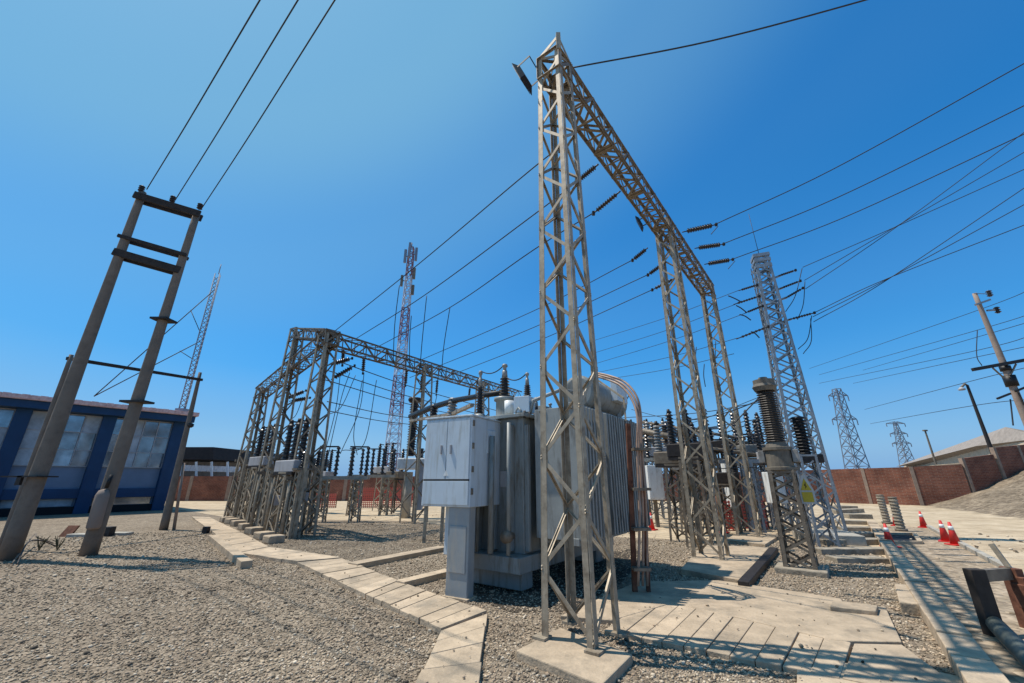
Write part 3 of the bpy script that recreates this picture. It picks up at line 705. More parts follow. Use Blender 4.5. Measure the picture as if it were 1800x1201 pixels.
for a, b, s0, s1 in (((379, 508), (165, 697), (335, 545), (352, 585)), ((352, 600), (167, 698), (316, 617), (338, 631))):
    mb = MB(); mb.path([ap(*a, 26.2), ga_], .03, 5); mb.path([ap(*s0, 25.8), ap(*s1, 26.2)], .025, 5); mb.build('guy', WIRE, rm)

# warehouse and brick walls behind
wa = thing('warehouse', 'low grey warehouse with an overhanging black roof behind the blue building', 'warehouse', V((-24, 40, 0)))
a = ap(300, 800, 38); b = ap(470, 806, 46)
mb = MB(); mb.hexa([V((a.x-8, a.y, -.2)), V((b.x, b.y, -.2)), V((b.x, b.y+12, -.2)), V((a.x-8, a.y+12, -.2)), V((a.x-8, a.y, a.z)), V((b.x, b.y, b.z)), V((b.x, b.y+12, b.z)), V((a.x-8, a.y+12, a.z))]); mb.build('wall', GREYW, wa)
r0 = ap(300, 806, 36); r1 = ap(375, 808, 38); r2 = ap(480, 815, 45); t0 = ap(300, 786, 36); t1 = ap(375, 786, 38); t2 = ap(480, 797, 45)
mb = MB(); bk = V((0, 14, 0))
mb.hexa([r0-V((8, 0, 0)), r1, r1+bk, r0-V((8, 0, 0))+bk, t0-V((8, 0, 0)), t1, t1+bk, t0-V((8, 0, 0))+bk]); mb.hexa([r1, r2, r2+bk, r1+bk, t1, t2, t2+bk, t1+bk]); mb.build('roof', DROOF, wa)
mb = MB()
for x in (318, 345, 372, 400): mb.bar(ap(x, 838, 37.5), ap(x, 812, 37.5), .15, .1); 
mb.bar(ap(300, 822, 37.4), ap(430, 826, 40), .5, .1); mb.build('wall_cladding', WHITEP, wa)

POSTM = mat('dusty_post', (.30, .22, .165), .9, 0, .25, 4, .3, 20)
def brick_wall(label, pts, tops, post_w=.3, step=3.2, cap=True):
    t = thing('brick_wall', label, 'wall', V((pts[0].x, pts[0].y, 0)))
    mb = MB(); pm = []
    d0 = (pts[-1]-pts[0]); d0.z = 0; L = d0.length; d0.normalize(); nn = V((-d0.y, d0.x, 0))
    n = len(pts)
    for i in range(n-1):
        p, q = pts[i], pts[i+1]; zp, zq = tops[i], tops[i+1]
        mb.hexa([V((p.x, p.y, -.4)), V((q.x, q.y, -.4)), V((q.x, q.y, -.4))+nn*.2, V((p.x, p.y, -.4))+nn*.2, V((p.x, p.y, zp)), V((q.x, q.y, zq)), V((q.x, q.y, zq))+nn*.2, V((p.x, p.y, zp))+nn*.2])
        l = (q-p).length; k = max(1, int(l/step))
        for j in range(k):
            f = j/k; c = p.lerp(q, f); zt = zp+(zq-zp)*f; m2 = MB(); m2.bar(V((c.x, c.y, -.3))+nn*.09, V((c.x, c.y, zt+.02))+nn*.09, post_w, .24, wd=(q-p)); pm.append(m2)
    me = mb.build('brick_panel', BRICK, t)
    me.rotation_euler = (0, 0, 0)
    for m2 in pm: m2.build('concrete_post', POSTM, t)
    return t
p0 = V((-40, 36, 0)); p1 = V((-14, 36, 0)); p2 = V((4, 38, 0))
zt = ap(360, 842, 36).z
brick_wall('long dark red brick boundary wall behind the left gantry and its switchgear', [p0, p1, p2], [1.95, 1.95, 1.95], .28, 3.0)
W0 = ap(1452, 885, 33); wq = ap(1440, 826, 33.5)
brick_wall('middle stretch of red brick boundary wall glimpsed between the right gantry columns', [V((4.02, 38, 0)), V((wq.x-.02, wq.y, 0))], [1.95, wq.z], .22, 3.0)
WP = []; WTt = []
for px, pt, d in ((1440, 826, 33.5), (1600, 821, 29.5), (1690, 816, 28.2)):
    p = ap(px, pt, d); WP.append(V((p.x, p.y, 0))); WTt.append(p.z)
brick_wall('red brick boundary wall with pale posts at the far right of the yard', WP, WTt, .2, 2.2)
WP = []; WTt = []
for px, pt, d in ((1692, 806, 28.2), (1746, 799, 28.4)):
    p = ap(px, pt, d); WP.append(V((p.x, p.y, 0))); WTt.append(p.z)
brick_wall('short raised section of red brick wall on the stony slope', WP, WTt, .2, 1.9)
WP = []; WTt = []
for px, pt, d in ((1747, 787, 28.4), (1830, 779, 29)):
    p = ap(px, pt, d); WP.append(V((p.x, p.y, 0))); WTt.append(p.z)
brick_wall('highest section of red brick wall at the right edge of the slope', WP, WTt, .2, 1.9)

# hall on the hill
hl = thing('hall', 'long cream hall with a pale low roof on the hill behind the right wall', 'building', ap(1740, 800, 50))
def q3(px, py, d): return ap(px, py, d)
A0, A1 = q3(1636, 826, 78), q3(1840, 815, 46); B0, B1 = q3(1636, 816, 78), q3(1840, 771, 46)
bk = V((6, 12, 0))
mb = MB(); mb.hexa([A0-Z*4, A1-Z*5, A1-Z*5+bk, A0-Z*4+bk, B0, B1, B1+bk, B0+bk]); mb.build('wall', CREAM, hl)
C0 = q3(1630, 816.5, 78); C1 = q3(1842, 769, 46); D0 = q3(1640, 808, 80)+V((0, 3, 0)); D1 = q3(1850, 745, 46)+V((0, 4, 0))
mb = MB(); mb.hexa([C0, C1, C1+V((5, 12, 0)), C0+V((5, 12, 0)), C0+Z*.3, C1+Z*.3, D1+V((3, 3, .5)), D0+V((3, 3, .5))]); mb.build('roof', mat('grey_roof', (.27, .235, .205), .8, 0, .2, 2), hl)
for k in range(14):
    f0 = .2+k*.055; f1 = f0+.03; mb = MB(); o = V((-.12, .04, 0))
    mb.hexa([A0.lerp(A1, f0)*.36+B0.lerp(B1, f0)*.64+o, A0.lerp(A1, f1)*.36+B0.lerp(B1, f1)*.64+o, A0.lerp(A1, f1)*.36+B0.lerp(B1, f1)*.64-o*.1, A0.lerp(A1, f0)*.36+B0.lerp(B1, f0)*.64-o*.1]+[A0.lerp(A1, f0)*.12+B0.lerp(B1, f0)*.88+o, A0.lerp(A1, f1)*.12+B0.lerp(B1, f1)*.88+o, A0.lerp(A1, f1)*.12+B0.lerp(B1, f1)*.88-o*.1, A0.lerp(A1, f0)*.12+B0.lerp(B1, f0)*.88-o*.1])
    mb.build('window', DARKV, hl)

# ------------------------------------------------------------------ far towers and poles
TM = ap(700, 800, 48); TM = V((ap(712, 560, 48).x, 48, 0)); tz = ap(722, 436, 48).z
tm = thing('telecom_tower', 'red and white banded telecom tower far behind the left gantry', 'tower', TM)
NB = 7
for k in range(NB):
    z0 = tz*k/NB; z1 = tz*(k+1)/NB; mb = MB(); hb = .85-.55*(z0/tz)**.7; ht = .85-.55*(z1/tz)**.7
    n = 4
    for i in range(n):
        a0 = z0+(z1-z0)*i/n; a1 = z0+(z1-z0)*(i+1)/n; h0 = hb+(ht-hb)*i/n; h1 = hb+(ht-hb)*(i+1)/n
        cs = [(-1,-1), (1,-1), (1,1), (-1,1)]
        for f in range(4):
            p, q = cs[f], cs[(f+1) % 4]
            mb.bar(TM+V((p[0]*h0, p[1]*h0, a0)), TM+V((q[0]*h1, q[1]*h1, a1)), .045, .045); mb.bar(TM+V((q[0]*h0, q[1]*h0, a0)), TM+V((p[0]*h1, p[1]*h1, a1)), .045, .045)
            mb.bar(TM+V((p[0]*h0, p[1]*h0, a0)), TM+V((p[0]*h1, p[1]*h1, a1)), .085, .085); mb.bar(TM+V((p[0]*h1, p[1]*h1, a1)), TM+V((q[0]*h1, q[1]*h1, a1)), .08, .08)
    mb.build('tower_section', (REDW, WHITEW)[k % 2], tm)
for (dx, dy, zz, hh) in ((.7, 0, -1.0, 2.0), (-.7, -.2, -1.4, 2.0), (0, -.8, -.8, 2.2), (.8, -.5, -4.2, 1.6), (-.9, 0, -5.0, 1.6), (.6, .3, -6.2, 1.4)):
    mb = MB(); mb.box(TM+V((dx, dy, tz+zz)), (.3, .25, hh)); mb.bar(TM+V((dx, dy, tz+zz)), TM+V((dx*.3, dy*.3, tz+zz)), .1, .1); mb.build('antenna', FARST if zz > -3 else STEELD, tm)
mb = MB(); mb.tube(TM+Z*tz, TM+Z*(tz+.8), .06, n=6); mb.build('top_rod', FARST, tm)

def pylon(label, px0, pyb, px1, pyt, d, wb, wt, arms, sc):
    b = ap(px0, pyb, d); t = ap(px1, pyt, d); base = V((t.x, d, b.z-6)); H = t.z-base.z
    th = thing('pylon', label, 'pylon', base, 'far transmission pylons')
    mb = MB(); n = 11; cs = [(-1,-1), (1,-1), (1,1), (-1,1)]
    zs = [H*(1-(1-i/n)**1.0) for i in range(n+1)]
    hw = lambda z: wb+(wt-wb)*min(1, z/H)
    for i in range(n):
        for f in range(4):
            p, q = cs[f], cs[(f+1) % 4]; h0, h1 = hw(zs[i]), hw(zs[i+1])
            mb.bar(base+V((p[0]*h0, p[1]*h0, zs[i])), base+V((p[0]*h1, p[1]*h1, zs[i+1])), sc*1.4)
            mb.bar(base+V((p[0]*h0, p[1]*h0, zs[i])), base+V((q[0]*h1, q[1]*h1, zs[i+1])), sc*.8)
            mb.bar(base+V((q[0]*h0, q[1]*h0, zs[i])), base+V((p[0]*h1, p[1]*h1, zs[i+1])), sc*.8)
            mb.bar(base+V((p[0]*h1, p[1]*h1, zs[i+1])), base+V((q[0]*h1, q[1]*h1, zs[i+1])), sc*.7)
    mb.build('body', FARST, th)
    for zf, l in arms:
        zz = H*zf; w = hw(zz)
        for s in (-1, 1):
            mb = MB()
            for y in (-w, w):
                mb.bar(base+V((s*w, y, zz)), base+V((s*(w+l), 0, zz+.1)), sc); mb.bar(base+V((s*w, y, zz+H*.035)), base+V((s*(w+l), 0, zz+.1)), sc)
            mb.bar(base+V((s*(w+l), 0, zz)), base+V((s*(w+l), 0, zz-H*.05)), sc*1.2)
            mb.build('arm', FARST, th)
pylon('larger hazy lattice pylon standing behind the right brick wall', 1505, 825, 1470, 684, 95, 1.9, .6, ((.93, 1.6), (.70, 1.9)), .12)
pylon('smaller hazy lattice pylon with three crossarms behind the right brick wall', 1604, 820, 1573, 742, 150, 2.1, .35, ((.97, 3.0), (.80, 2.4), (.64, 2.4)), .16)

rp_b = ap(1802, 760, 20); rp_t = ap(1713, 516, 20)
cpx = thing('utility_pole', 'pale concrete pole with crossarm and brackets at the right edge', 'utility pole', V((rp_t.x, 20, ground_z(rp_t.x, 20))))
pole(cpx, V((rp_t.x, 20, 0)), rp_t, .2, .095, POLEW, z0=ground_z(rp_t.x, 20)-.3)
mb = MB(); mb.bar(ap(1710, 650, 19.8), ap(1830, 628, 19.8), .16, .14); mb.build('crossarm', DARKST, cpx)
mb = MB(); mb.bar(ap(1745, 647, 19.8), ap(1764, 664, 19.85), .06, .05); mb.bar(ap(1786, 640, 19.8), ap(1774, 664, 19.85), .06, .05); mb.build('brace', STEELD, cpx)
mb = MB(); c = ap(1773, 669, 20); c.x = rp_t.x; mb.path([c-Z*.3, c+Z*.25], .24, 12); mb.path([c+Z*.5, c+Z*.75], .21, 12); mb.build('collar', BLACKR, cpx)
mb = MB(); mb.bar(ap(1715, 536, 19.9), ap(1740, 527, 19.9), .1, .1); mb.bar(ap(1712, 516, 19.9), ap(1738, 517, 19.9), .03, .03); mb.bar(ap(1735, 546, 19.9), ap(1748, 545, 19.9), .08, .08); mb.build('bracket', GALV, cpx)
for px, py in ((1738, 514), (1752, 543)):
    mb = MB(); c = ap(px, py, 19.9); mb.sheds(c-Z*.25, c+Z*.1, .07, .13, 3, 10); mb.build('insulator', PORC, cpx)
mb = MB(); mb.bar(ap(1753, 701, 19.8), ap(1776, 692, 19.8), .09, .08); mb.bar(ap(1785, 688, 19.8), ap(1805, 680, 19.8), .09, .08); mb.bar(ap(1790, 690, 19.8), ap(1800, 712, 19.8), .05, .05); mb.build('side_arm', DARKST, cpx)
wire([ap(1718, 580, 19.9), ap(1717, 625, 19.9), ap(1726, 643, 19.8)], 'thin jumper wire with a small fuse left of the concrete pole', None, .02, cat='wire', name='jumper_wire')
wire([ap(1776, 702, 19.8), ap(1781, 748, 19.8)], 'short wire hanging down below the right pole arm', None, .03, cat='wire', name='hanging_wire')

lp_t = ap(1700, 677, 33); lp = thing('street_lamp', 'thin dark street lamp pole beyond the right wall', 'street lamp', V((lp_t.x, 33, ground_z(lp_t.x, 33))))
pole(lp, V((lp_t.x, 33, 0)), lp_t, .15, .09, DARKST, z0=ground_z(lp_t.x, 33)-.2)
mb = MB(); mb.path([lp_t-Z*.05, ap(1696, 675, 33), ap(1690, 681, 32.8)], .08, 7); mb.build('arm', STEELD, lp); mb = MB(); c = ap(1690, 683, 32.8); mb.lathe(c+Z*.1, c-Z*.15, [(0, .08), (.7, .25), (1, .2)], 10); mb.build('lamp_head', GREYW, lp)
q = ap(1626, 757, 60); tp = thing('slim_pole', 'slim distant dark pole left of the street lamp', 'pole', V((q.x, 60, 0)))
pole(tp, V((q.x, 60, 0)), q, .16, .1, STEELD, n=8); mb = MB(); mb.box(q, (.5, .3, .2)); mb.build('pole_cap', STEELD, tp)

# ------------------------------------------------------------------ control cabinet
u3 = az(29); w3 = V((-u3.y, u3.x, 0)); F0 = V((-.63, 6.46, 0))
cb = thing('control_cabinet', 'pale grey steel control cabinet raised on a pedestal in front of the transformer', 'cabinet', F0)
def cbx(mb, a0, a1, b0, b1, z0, z1):      # a along width (to the left), b along depth
    P = lambda a, b, z: F0+w3*a+u3*b+Z*z
    mb.hexa([P(a0, b0, z0), P(a0, b1, z0), P(a1, b1, z0), P(a1, b0, z0), P(a0, b0, z1), P(a0, b1, z1), P(a1, b1, z1), P(a1, b0, z1)])
CW, CD, CZ0, CZ1 = .93, .95, 1.22, 2.57
mb = MB(); cbx(mb, 0, CW, 0, CD, CZ0, CZ1); mb.build('body', CABP, cb, bevel=.012)
mb = MB(); cbx(mb, -.02, CW+.02, -.03, CD+.02, CZ1, CZ1+.03); mb.build('lid', CABP, cb, bevel=.008)
for a0, a1 in ((.025, .46), (.47, CW-.025)):
    mb = MB(); cbx(mb, a0, a1, -.022, .0, CZ0+.4, CZ1-.03); d = mb.build('door', CABP, cb, bevel=.005)
    hx = a0+.08 if a0 > .3 else a1-.1
    hm = MB(); cbx(hm, hx, hx+.025, -.05, -.022, CZ0+.78, CZ0+.92); hm.build('handle', GREYW, d, bevel=.004)
mb = MB(); cbx(mb, .025, CW-.025, -.02, 0, CZ0+.03, CZ0+.375); lpn = mb.build('lower_panel', CABP, cb, bevel=.005)
mb = MB(); cbx(mb, .02, CW-.02, -.012, 0, CZ0+.375, CZ0+.4); mb.build('seam', DARKST, cb)
for zz in (CZ0+.5, CZ0+.85, CZ0+1.2, CZ0+.18):
    mb = MB(); cbx(mb, -.018, 0, .02, .06, zz, zz+.09); mb.build('hinge', STEELD, cb)
mb = MB(); P = lambda a, b, z: F0+w3*a+u3*b+Z*z
mb.add([P(.40, -.026, CZ0+.45), P(.50, -.026, CZ0+.45), P(.45, -.026, CZ0+.54), P(.40, -.0225, CZ0+.45), P(.50, -.0225, CZ0+.45), P(.45, -.0225, CZ0+.54)], [(0, 2, 1), (3, 4, 5), (0, 1, 4, 3), (1, 2, 5, 4), (2, 0, 3, 5)]); mb.build('warning_sticker', WHITEP, cb)
mb = MB(); cbx(mb, .02, .40, .03, .2, 0.02, CZ0); mb.build('pedestal', PEDP, cb, bevel=.01)
mb = MB(); cbx(mb, .06, .36, .018, .032, .34, .96); mb.build('pedestal_panel', PEDP, cb, bevel=.006)
mb = MB(); cbx(mb, -.02, .44, -.01, .24, 0, .04); mb.build('plinth', CONC, cb, bevel=.008)
# low steel stand left of the cabinet
st = thing('steel_stand', 'small rusty four-legged steel stand behind the cabinet pedestal', 'stand', gp(745, 955))
c0 = gp(745, 955)
for dx, dy in ((0, 0), (.45, .1), (-.1, .5), (.38, .6)):
    mb = MB(); mb.bar(c0+V((dx, dy, 0)), c0+V((dx, dy, 1.05)), .08, .08, wd=V((1, 0, 0))); mb.build('leg', STEEL, st)
mb = MB(); mb.bar(c0+V((-.1, .0, 1.08)), c0+V((.55, .1, 1.08)), .1, .08); mb.bar(c0+V((-.15, .52, 1.08)), c0+V((.48, .62, 1.08)), .1, .08); mb.build('top_rail', STEELD, st)

# ------------------------------------------------------------------ power transformer
ut = az(35); wt = V((-ut.y, ut.x, 0)); K = gp(914, 1012, .3); K.z = 0
tr = thing('power_transformer', 'large grey-green power transformer with radiators and bushings behind the nearest gantry column', 'transformer', K)
def tb(mb, s0, s1, v0, v1, z0, z1):
    P = lambda s, v, z: K+ut*s+wt*v+Z*z
    mb.hexa([P(s0, v0, z0), P(s1, v0, z0), P(s1, v1, z0), P(s0, v1, z0), P(s0, v0, z1), P(s1, v0, z1), P(s1, v1, z1), P(s0, v1, z1)])
TP = lambda s, v, z: K+ut*s+wt*v+Z*z
mb = MB(); tb(mb, 0, 3.6, 0, 1.35, .3, .52); tb(mb, .2, .5, .1, 1.2, .05, .3); tb(mb, 2.9, 3.2, .1, 1.2, .05, .3); mb.build('skid', TANKP, tr, bevel=.01)
mb = MB(); tb(mb, .3, 3.3, .12, 1.25, .52, 2.62)
for s in (.3, .75, 1.2): tb(mb, s+.02, s+.1, .04, .12, .56, 2.5)
for v in (.3, .62, .95): tb(mb, .2, .3, v, v+.09, .56, 2.5)
mb.build('tank', TANKP, tr, bevel=.012)
mb = MB(); tb(mb, .18, 3.42, .02, 1.35, 2.62, 2.68); mb.build('cover', TANKP, tr, bevel=.008)
mb = MB()
for s in np.arange(.24, 3.4, .16):
    for v in (.05, 1.32): mb.tube(TP(s, v, 2.60), TP(s, v, 2.72), .022, n=6)
mb.build('cover_bolt', DARKST, tr)
for k in range(3):                                             # radiator banks on the right side
    s0 = .38+k*1.02; mb = MB()
    for i in range(8):
        a = s0+i*.118; tb(mb, a, a+.05, -.93, -.06, .76, 2.74)
    for v0 in (-.8, -.25):
        tb(mb, s0-.03, s0+.9, v0, v0+.1, .70, .80); tb(mb, s0-.03, s0+.9, v0, v0+.1, 2.70, 2.80)
    r = mb.build('radiator', RADP, tr, bevel=.006)
    for zz in (.9, 2.5):
        pm = MB(); pm.tube(TP(s0+.42, .14, zz), TP(s0+.42, -.3, zz), .06, n=10); pm.build('header_pipe', RADP, r)
mb = MB(); mb.lathe(TP(1.35, -.42, 3.17), TP(3.1, -.42, 3.17), [(0, .27), (.015, .33), (.985, .33), (1, .27)], 26); cv = mb.build('conservator', TANKP, tr, bevel=0)
for p in cv.data.polygons: p.use_smooth = len(p.vertices) == 4
mb = MB(); tb(mb, 2.2, 2.75, -.88, -.74, 3.1, 3.5); mb.build('end_box', CABP, tr, bevel=.01)
mb = MB()
for s in (1.6, 2.8):
    for v in (-.65, -.2): mb.bar(TP(s, v, 2.62), TP(s, v, 3.05), .08, .05)
mb.build('conservator_support', RADP, tr)
mb = MB(); mb.path([TP(1.9, -.3, 2.95), TP(1.9, -.1, 2.85), TP(1.75, .3, 2.75), TP(1.7, .5, 2.68)], .04, 8); mb.build('oil_pipe', RADP, tr)
def bushing(base, hp, hc, rs, parent=tr, m1=PORC, turret=None):
    base = V(base)
    if turret:
        mb = MB(); mb.lathe(base-Z*turret, base, [(0, .2), (.1, .2), (.12, .17), (.86, .17), (.88, .21), (1, .21)], 18); mb.build('turret', TANKP, parent)
    mb = MB(); mb.sheds(base, base+Z*hp, rs*.6, rs, max(6, int(hp/.055)), 14, .8); b = mb.build('bushing', m1, parent)
    mb = MB(); mb.lathe(base+Z*hp, base+Z*(hp+hc), [(0, rs*.5), (.5, rs*.42), (.52, rs*.3), (.75, rs*.3), (.78, rs*.5), (.95, rs*.45), (1, rs*.2)], 12); mb.build('terminal_cap', PORCG, b)
    return base+Z*(hp+hc)
b1 = ap(843, 728, 8.3); tip1 = bushing(b1, ap(843, 680, 8.3).z-b1.z, ap(842, 652, 8.3).z-ap(843, 680, 8.3).z, .09)
b2 = ap(887, 700, 8.0); tip2 = bushing(b2, ap(887, 664, 8.0).z-b2.z, ap(886, 640, 8.0).z-ap(887, 664, 8.0).z, .12, turret=b2.z-2.65)
b3 = ap(927, 697, 7.4); tip3 = bushing(b3, ap(927, 677, 7.4).z-b3.z, ap(927, 655, 7.4).z-ap(927, 677, 7.4).z, .075)
mb = MB(); c = b1.copy(); mb.lathe(V((c.x, c.y, 2.6)), c+Z*.0, [(0, .16), (.8, .15), (1, .1)], 14); mb.build('turret', TANKP, tr)
for s, v in ((2.0, .9), (2.4, .95), (2.8, 1.0)):
    bushing(TP(s, v, 2.68), .45, .2, .09)
# terminal box on its own post, on the front of the tank
u4 = az(24); w4 = V((-u4.y, u4.x, 0)); tq = gp(926, 990, .5)
bx = ap(922, 712, 7.35); bx0 = V((bx.x, bx.y, 0))
mb = MB(); mb.box(V((bx0.x, bx0.y, (ap(920, 699, 7.35).z+ap(920, 727, 7.35).z)/2)), (.30, .30, ap(920, 699, 7.35).z-ap(920, 727, 7.35).z), w4); mb.build('terminal_box', CABP, tr, bevel=.008)
mb = MB(); mb.tube(V((bx0.x+.03, bx0.y, .45)), V((bx0.x+.03, bx0.y, ap(920, 727, 7.35).z)), .045, n=12); mb.build('box_post', TANKP, tr)
mb = MB(); mb.tube(TP(-.04, .18, .55), TP(-.04, .18, 2.5), .03, n=8); mb.tube(TP(-.06, .5, .55), TP(-.06, .5, 2.3), .045, n=8); mb.tube(TP(-.05, .78, .55), TP(-.05, .78, 2.2), .03, n=8)
mb.build('conduit', TANKP, tr)
mb = MB(); tb(mb, -.12, .1, .55, .85, 2.02, 2.4); mb.build('gauge_box', CABP, tr, bevel=.01)
mb = MB(); mb.tube(ap(895, 705, 7.7), ap(895, 705, 7.7)-Z*.25, .09, n=14); mb.build('relay', WHITEP, tr)
mb = MB(); c = ap(893, 950, 7.25); mb.lathe(c, c+Z*.1, [(0, .03), (.3, .09), (.6, .09), (1, .03)], 12); mb.tube(c-Z*.15, c+Z*.2, .015, n=6); mb.build('valve_wheel', RED, tr)
mb = MB(); tb(mb, -.3, .05, .9, 1.25, .5, 1.3); mb.build('marshalling_box', CABP, tr, bevel=.01)
for k, (a, b, l) in enumerate(((tip1, tip2, 'left'), (tip2-Z*.25, tip3, 'right'))):
    wire([a, b], l+' thin jumper wire between the transformer bushing tips', 'jumpers between transformer bushings', .012, .12, name='jumper_wire')

mb = MB(); tb(mb, .285, .297, .34, .58, 1.5, 1.75); mb.build('nameplate', GREYW, tr)
mb = MB(); mb.path([TP(.2, 1.1, 2.3), TP(.1, 1.12, 2.2), TP(.08, 1.1, .9), TP(.2, 1.05, .6)], .025, 8); mb.build('drain_pipe', STEELD, tr)
for v in (.2, 1.1):
    mb = MB(); mb.lathe(TP(.1, v, .8), TP(-.1, v, .8), [(0, .05), (.5, .05), (.55, .09), (1, .09)], 12); mb.build('valve', STEELD, tr)
for s_ in (.5, 1.6, 2.7):
    mb = MB(); mb.path([TP(s_, .3, 2.66), TP(s_, .3, 2.78), TP(s_, .3+.05, 2.84), TP(s_, .3+.1, 2.78), TP(s_, .3+.1, 2.66)], .02, 6); mb.build('lifting_lug', TANKP, tr)
mb = MB(); mb.path([TP(1.4, -.42, 3.17), TP(.9, -.3, 3.15), TP(.6, .1, 2.95), TP(.6, .2, 2.66)], .035, 8); mb.build('breather_pipe', RADP, tr)
# brown cable bundle rising to the transformer
cbn = thing('cable_riser', 'tall bundle of brown cables curving over to the transformer from a rusty post', 'cable riser', gp(1130, 1038))
base = gp(1130, 1038, .1); D = base.y
for k, (o, m_) in enumerate(((-.05, COPPER), (.03, COPPER), (.1, COPPER))):
    dx = k*.03
    pts = [ap(1122+k*8, 1030, D+o), ap(1124+k*6, 900, D+o), ap(1120+k*4, 790-k*2, D+o), ap(1121+k*3, 740-k*2, D+o), ap(1112+k*4, 705-k*3, D+.1), ap(1092+k*4, 679-k*3, D+.3), ap(1066+k*3, 667-k*3, D+.6), ap(1040, 660-k*3, D+.9)]
    mb = MB(); sm = []
    q = [pts[0]*2-pts[1]]+pts+[pts[-1]*2-pts[-2]]
    for i in range(1, len(q)-2):
        for kk_ in range(6):
            t = kk_/6; a, b, c, d = q[i-1], q[i], q[i+1], q[i+2]; sm.append(.5*((2*b)+(c-a)*t+(2*a-5*b+4*c-d)*t*t+(3*b-a-3*c+d)*t**3))
    sm.append(pts[-1]); mb.path(sm, .02, 8); mb.build('cable', m_, cbn)
mb = MB(); mb.bar(ap(1116, 1040, D+.12), ap(1104, 745, D+.12), .07, .06, wd=V((1, 0, 0))); mb.bar(ap(1140, 1040, D+.12), ap(1127, 815, D+.12), .05, .06, wd=V((1, 0, 0))); mb.build('post', RUST, cbn)
for yy in (1000, 930, 860, 790):
    mb = MB(); mb.bar(ap(1112, yy, D-.02), ap(1142, yy, D-.02), .04, .16, wd=Z); mb.build('cable_clamp', STEELD, cbn)
mb = MB(); mb.bar(ap(1050, 668, D+.7), ap(1096, 700, D+.2), .03, .03); mb.bar(ap(1096, 700, D+.4), ap(1100, 740, D+.3), .03, .03); mb.build('stay', STEEL, cbn)

# ------------------------------------------------------------------ switchgear
def lattice_stand(parent, c, h, hw, m, u=U, w=W, pitch=.7, lw=.06):
    return lattice_column(parent, c, h, hw, hw*.8, u, w, pitch, lw, lw*.7, m, m, name='stand', plates=False)
def recloser(c, label, hz=1.95, hb=.95, m=STEEL, tankm=WHITEP, nb=3, u=U, w=W, tw=1.15, td_=.5, th=.36, rs=.1, group=None, bm=PORC, lean=.0):
    c = V(c); t = thing('circuit_breaker', label, 'circuit breaker', c, group)
    lattice_stand(t, c, hz, .32, m, u, w)
    mb = MB(); mb.box(c+Z*(hz+th/2), (tw, td_, th), w); mb.build('tank', GREYW if tankm is WHITEP else tankm, t, bevel=.03)
    mb = MB(); mb.box(c+Z*(hz-.04), (tw*.95, td_*1.05, .08), w); mb.build('support_frame', DARKST, t)
    for k in range(nb):
        f = (k-(nb-1)/2)*tw*.8/max(1, nb-1) if nb > 1 else 0
        p = c+w*f+Z*(hz+th); q = p+Z*hb+w*f*lean
        mb = MB(); mb.sheds(p, q, rs*.6, rs, 9, 12, .85); b = mb.build('bushing', bm, t)
        mb = MB(); mb.tube(q, q+Z*.14, rs*.5, rs*.3, 8); mb.bar(q+Z*.08, q+Z*.08+u*.25, .05, .03); mb.build('terminal', DARKST, b)
    return t
GB = 'circuit breakers beside the left path'
recloser(gp(492, 943), 'nearer white-tanked circuit breaker with black bushings beside the left path', group=GB, hz=1.85, hb=1.2, tw=1.3, rs=.15)
recloser(gp(440, 922), 'farther white-tanked circuit breaker with black bushings beside the left path', group=GB, hz=2.15, hb=1.15, tw=1.4, rs=.16)
# slim lattice supports among the left switchgear
for k, (x, y, hgt, l) in enumerate(((412, 912, 2.3, 'farthest along the path'), (463, 934, 2.0, 'between the two white breakers'), (425, 918, 2.2, 'just left of the farther white breaker'), (512, 947, 1.9, 'right of the nearer white breaker'), (540, 938, 2.0, 'behind the corner column'), (452, 928, 2.1, 'left of the nearer white breaker'))):
    c = gp(x, y); t = thing('equipment_stand', 'slim weathered lattice support '+l+' beside the left path', 'stand', c, 'slim lattice supports beside the left path')
    lattice_stand(t, c, hgt, .17, STEEL, lw=.07)
    mb = MB(); mb.box(c+Z*(hgt+.03), (.5, .3, .06), U); mb.build('top_plate', STEELD, t)
    if k in (0, 2, 3, 4):
        mb = MB(); mb.sheds(c+Z*(hgt+.06), c+Z*(hgt+.55), .05, .09, 6, 10); mb.build('insulator', PORC, t)
# row of little footings along the path
ft = None
ordn = ['nearest', 'second nearest', 'third nearest', 'middle', 'third farthest', 'second farthest', 'farthest']
for k, (x, y) in enumerate(((480, 955), (463, 948), (446, 939), (432, 931), (418, 925), (408, 921), (398, 918))):
    c = gp(x, y)
    if ft is None:
        mb = MB(); mb.box(c+Z*.1, (.42, .42, .2), U); ft = mb.build('footing', CONC, bevel=.03); ft.pop('_w', None); tag(ft, ordn[0]+' small concrete footing in the row along the left path', 'concrete footing', 'small footings along the left path'); f0 = ft
    else:
        o = ft.copy(); COL.objects.link(o); o.location = c+Z*.1; o.rotation_euler = (0, 0, R(random.uniform(-8, 8))); o['label'] = ordn[k]+' small concrete footing in the row along the left path'
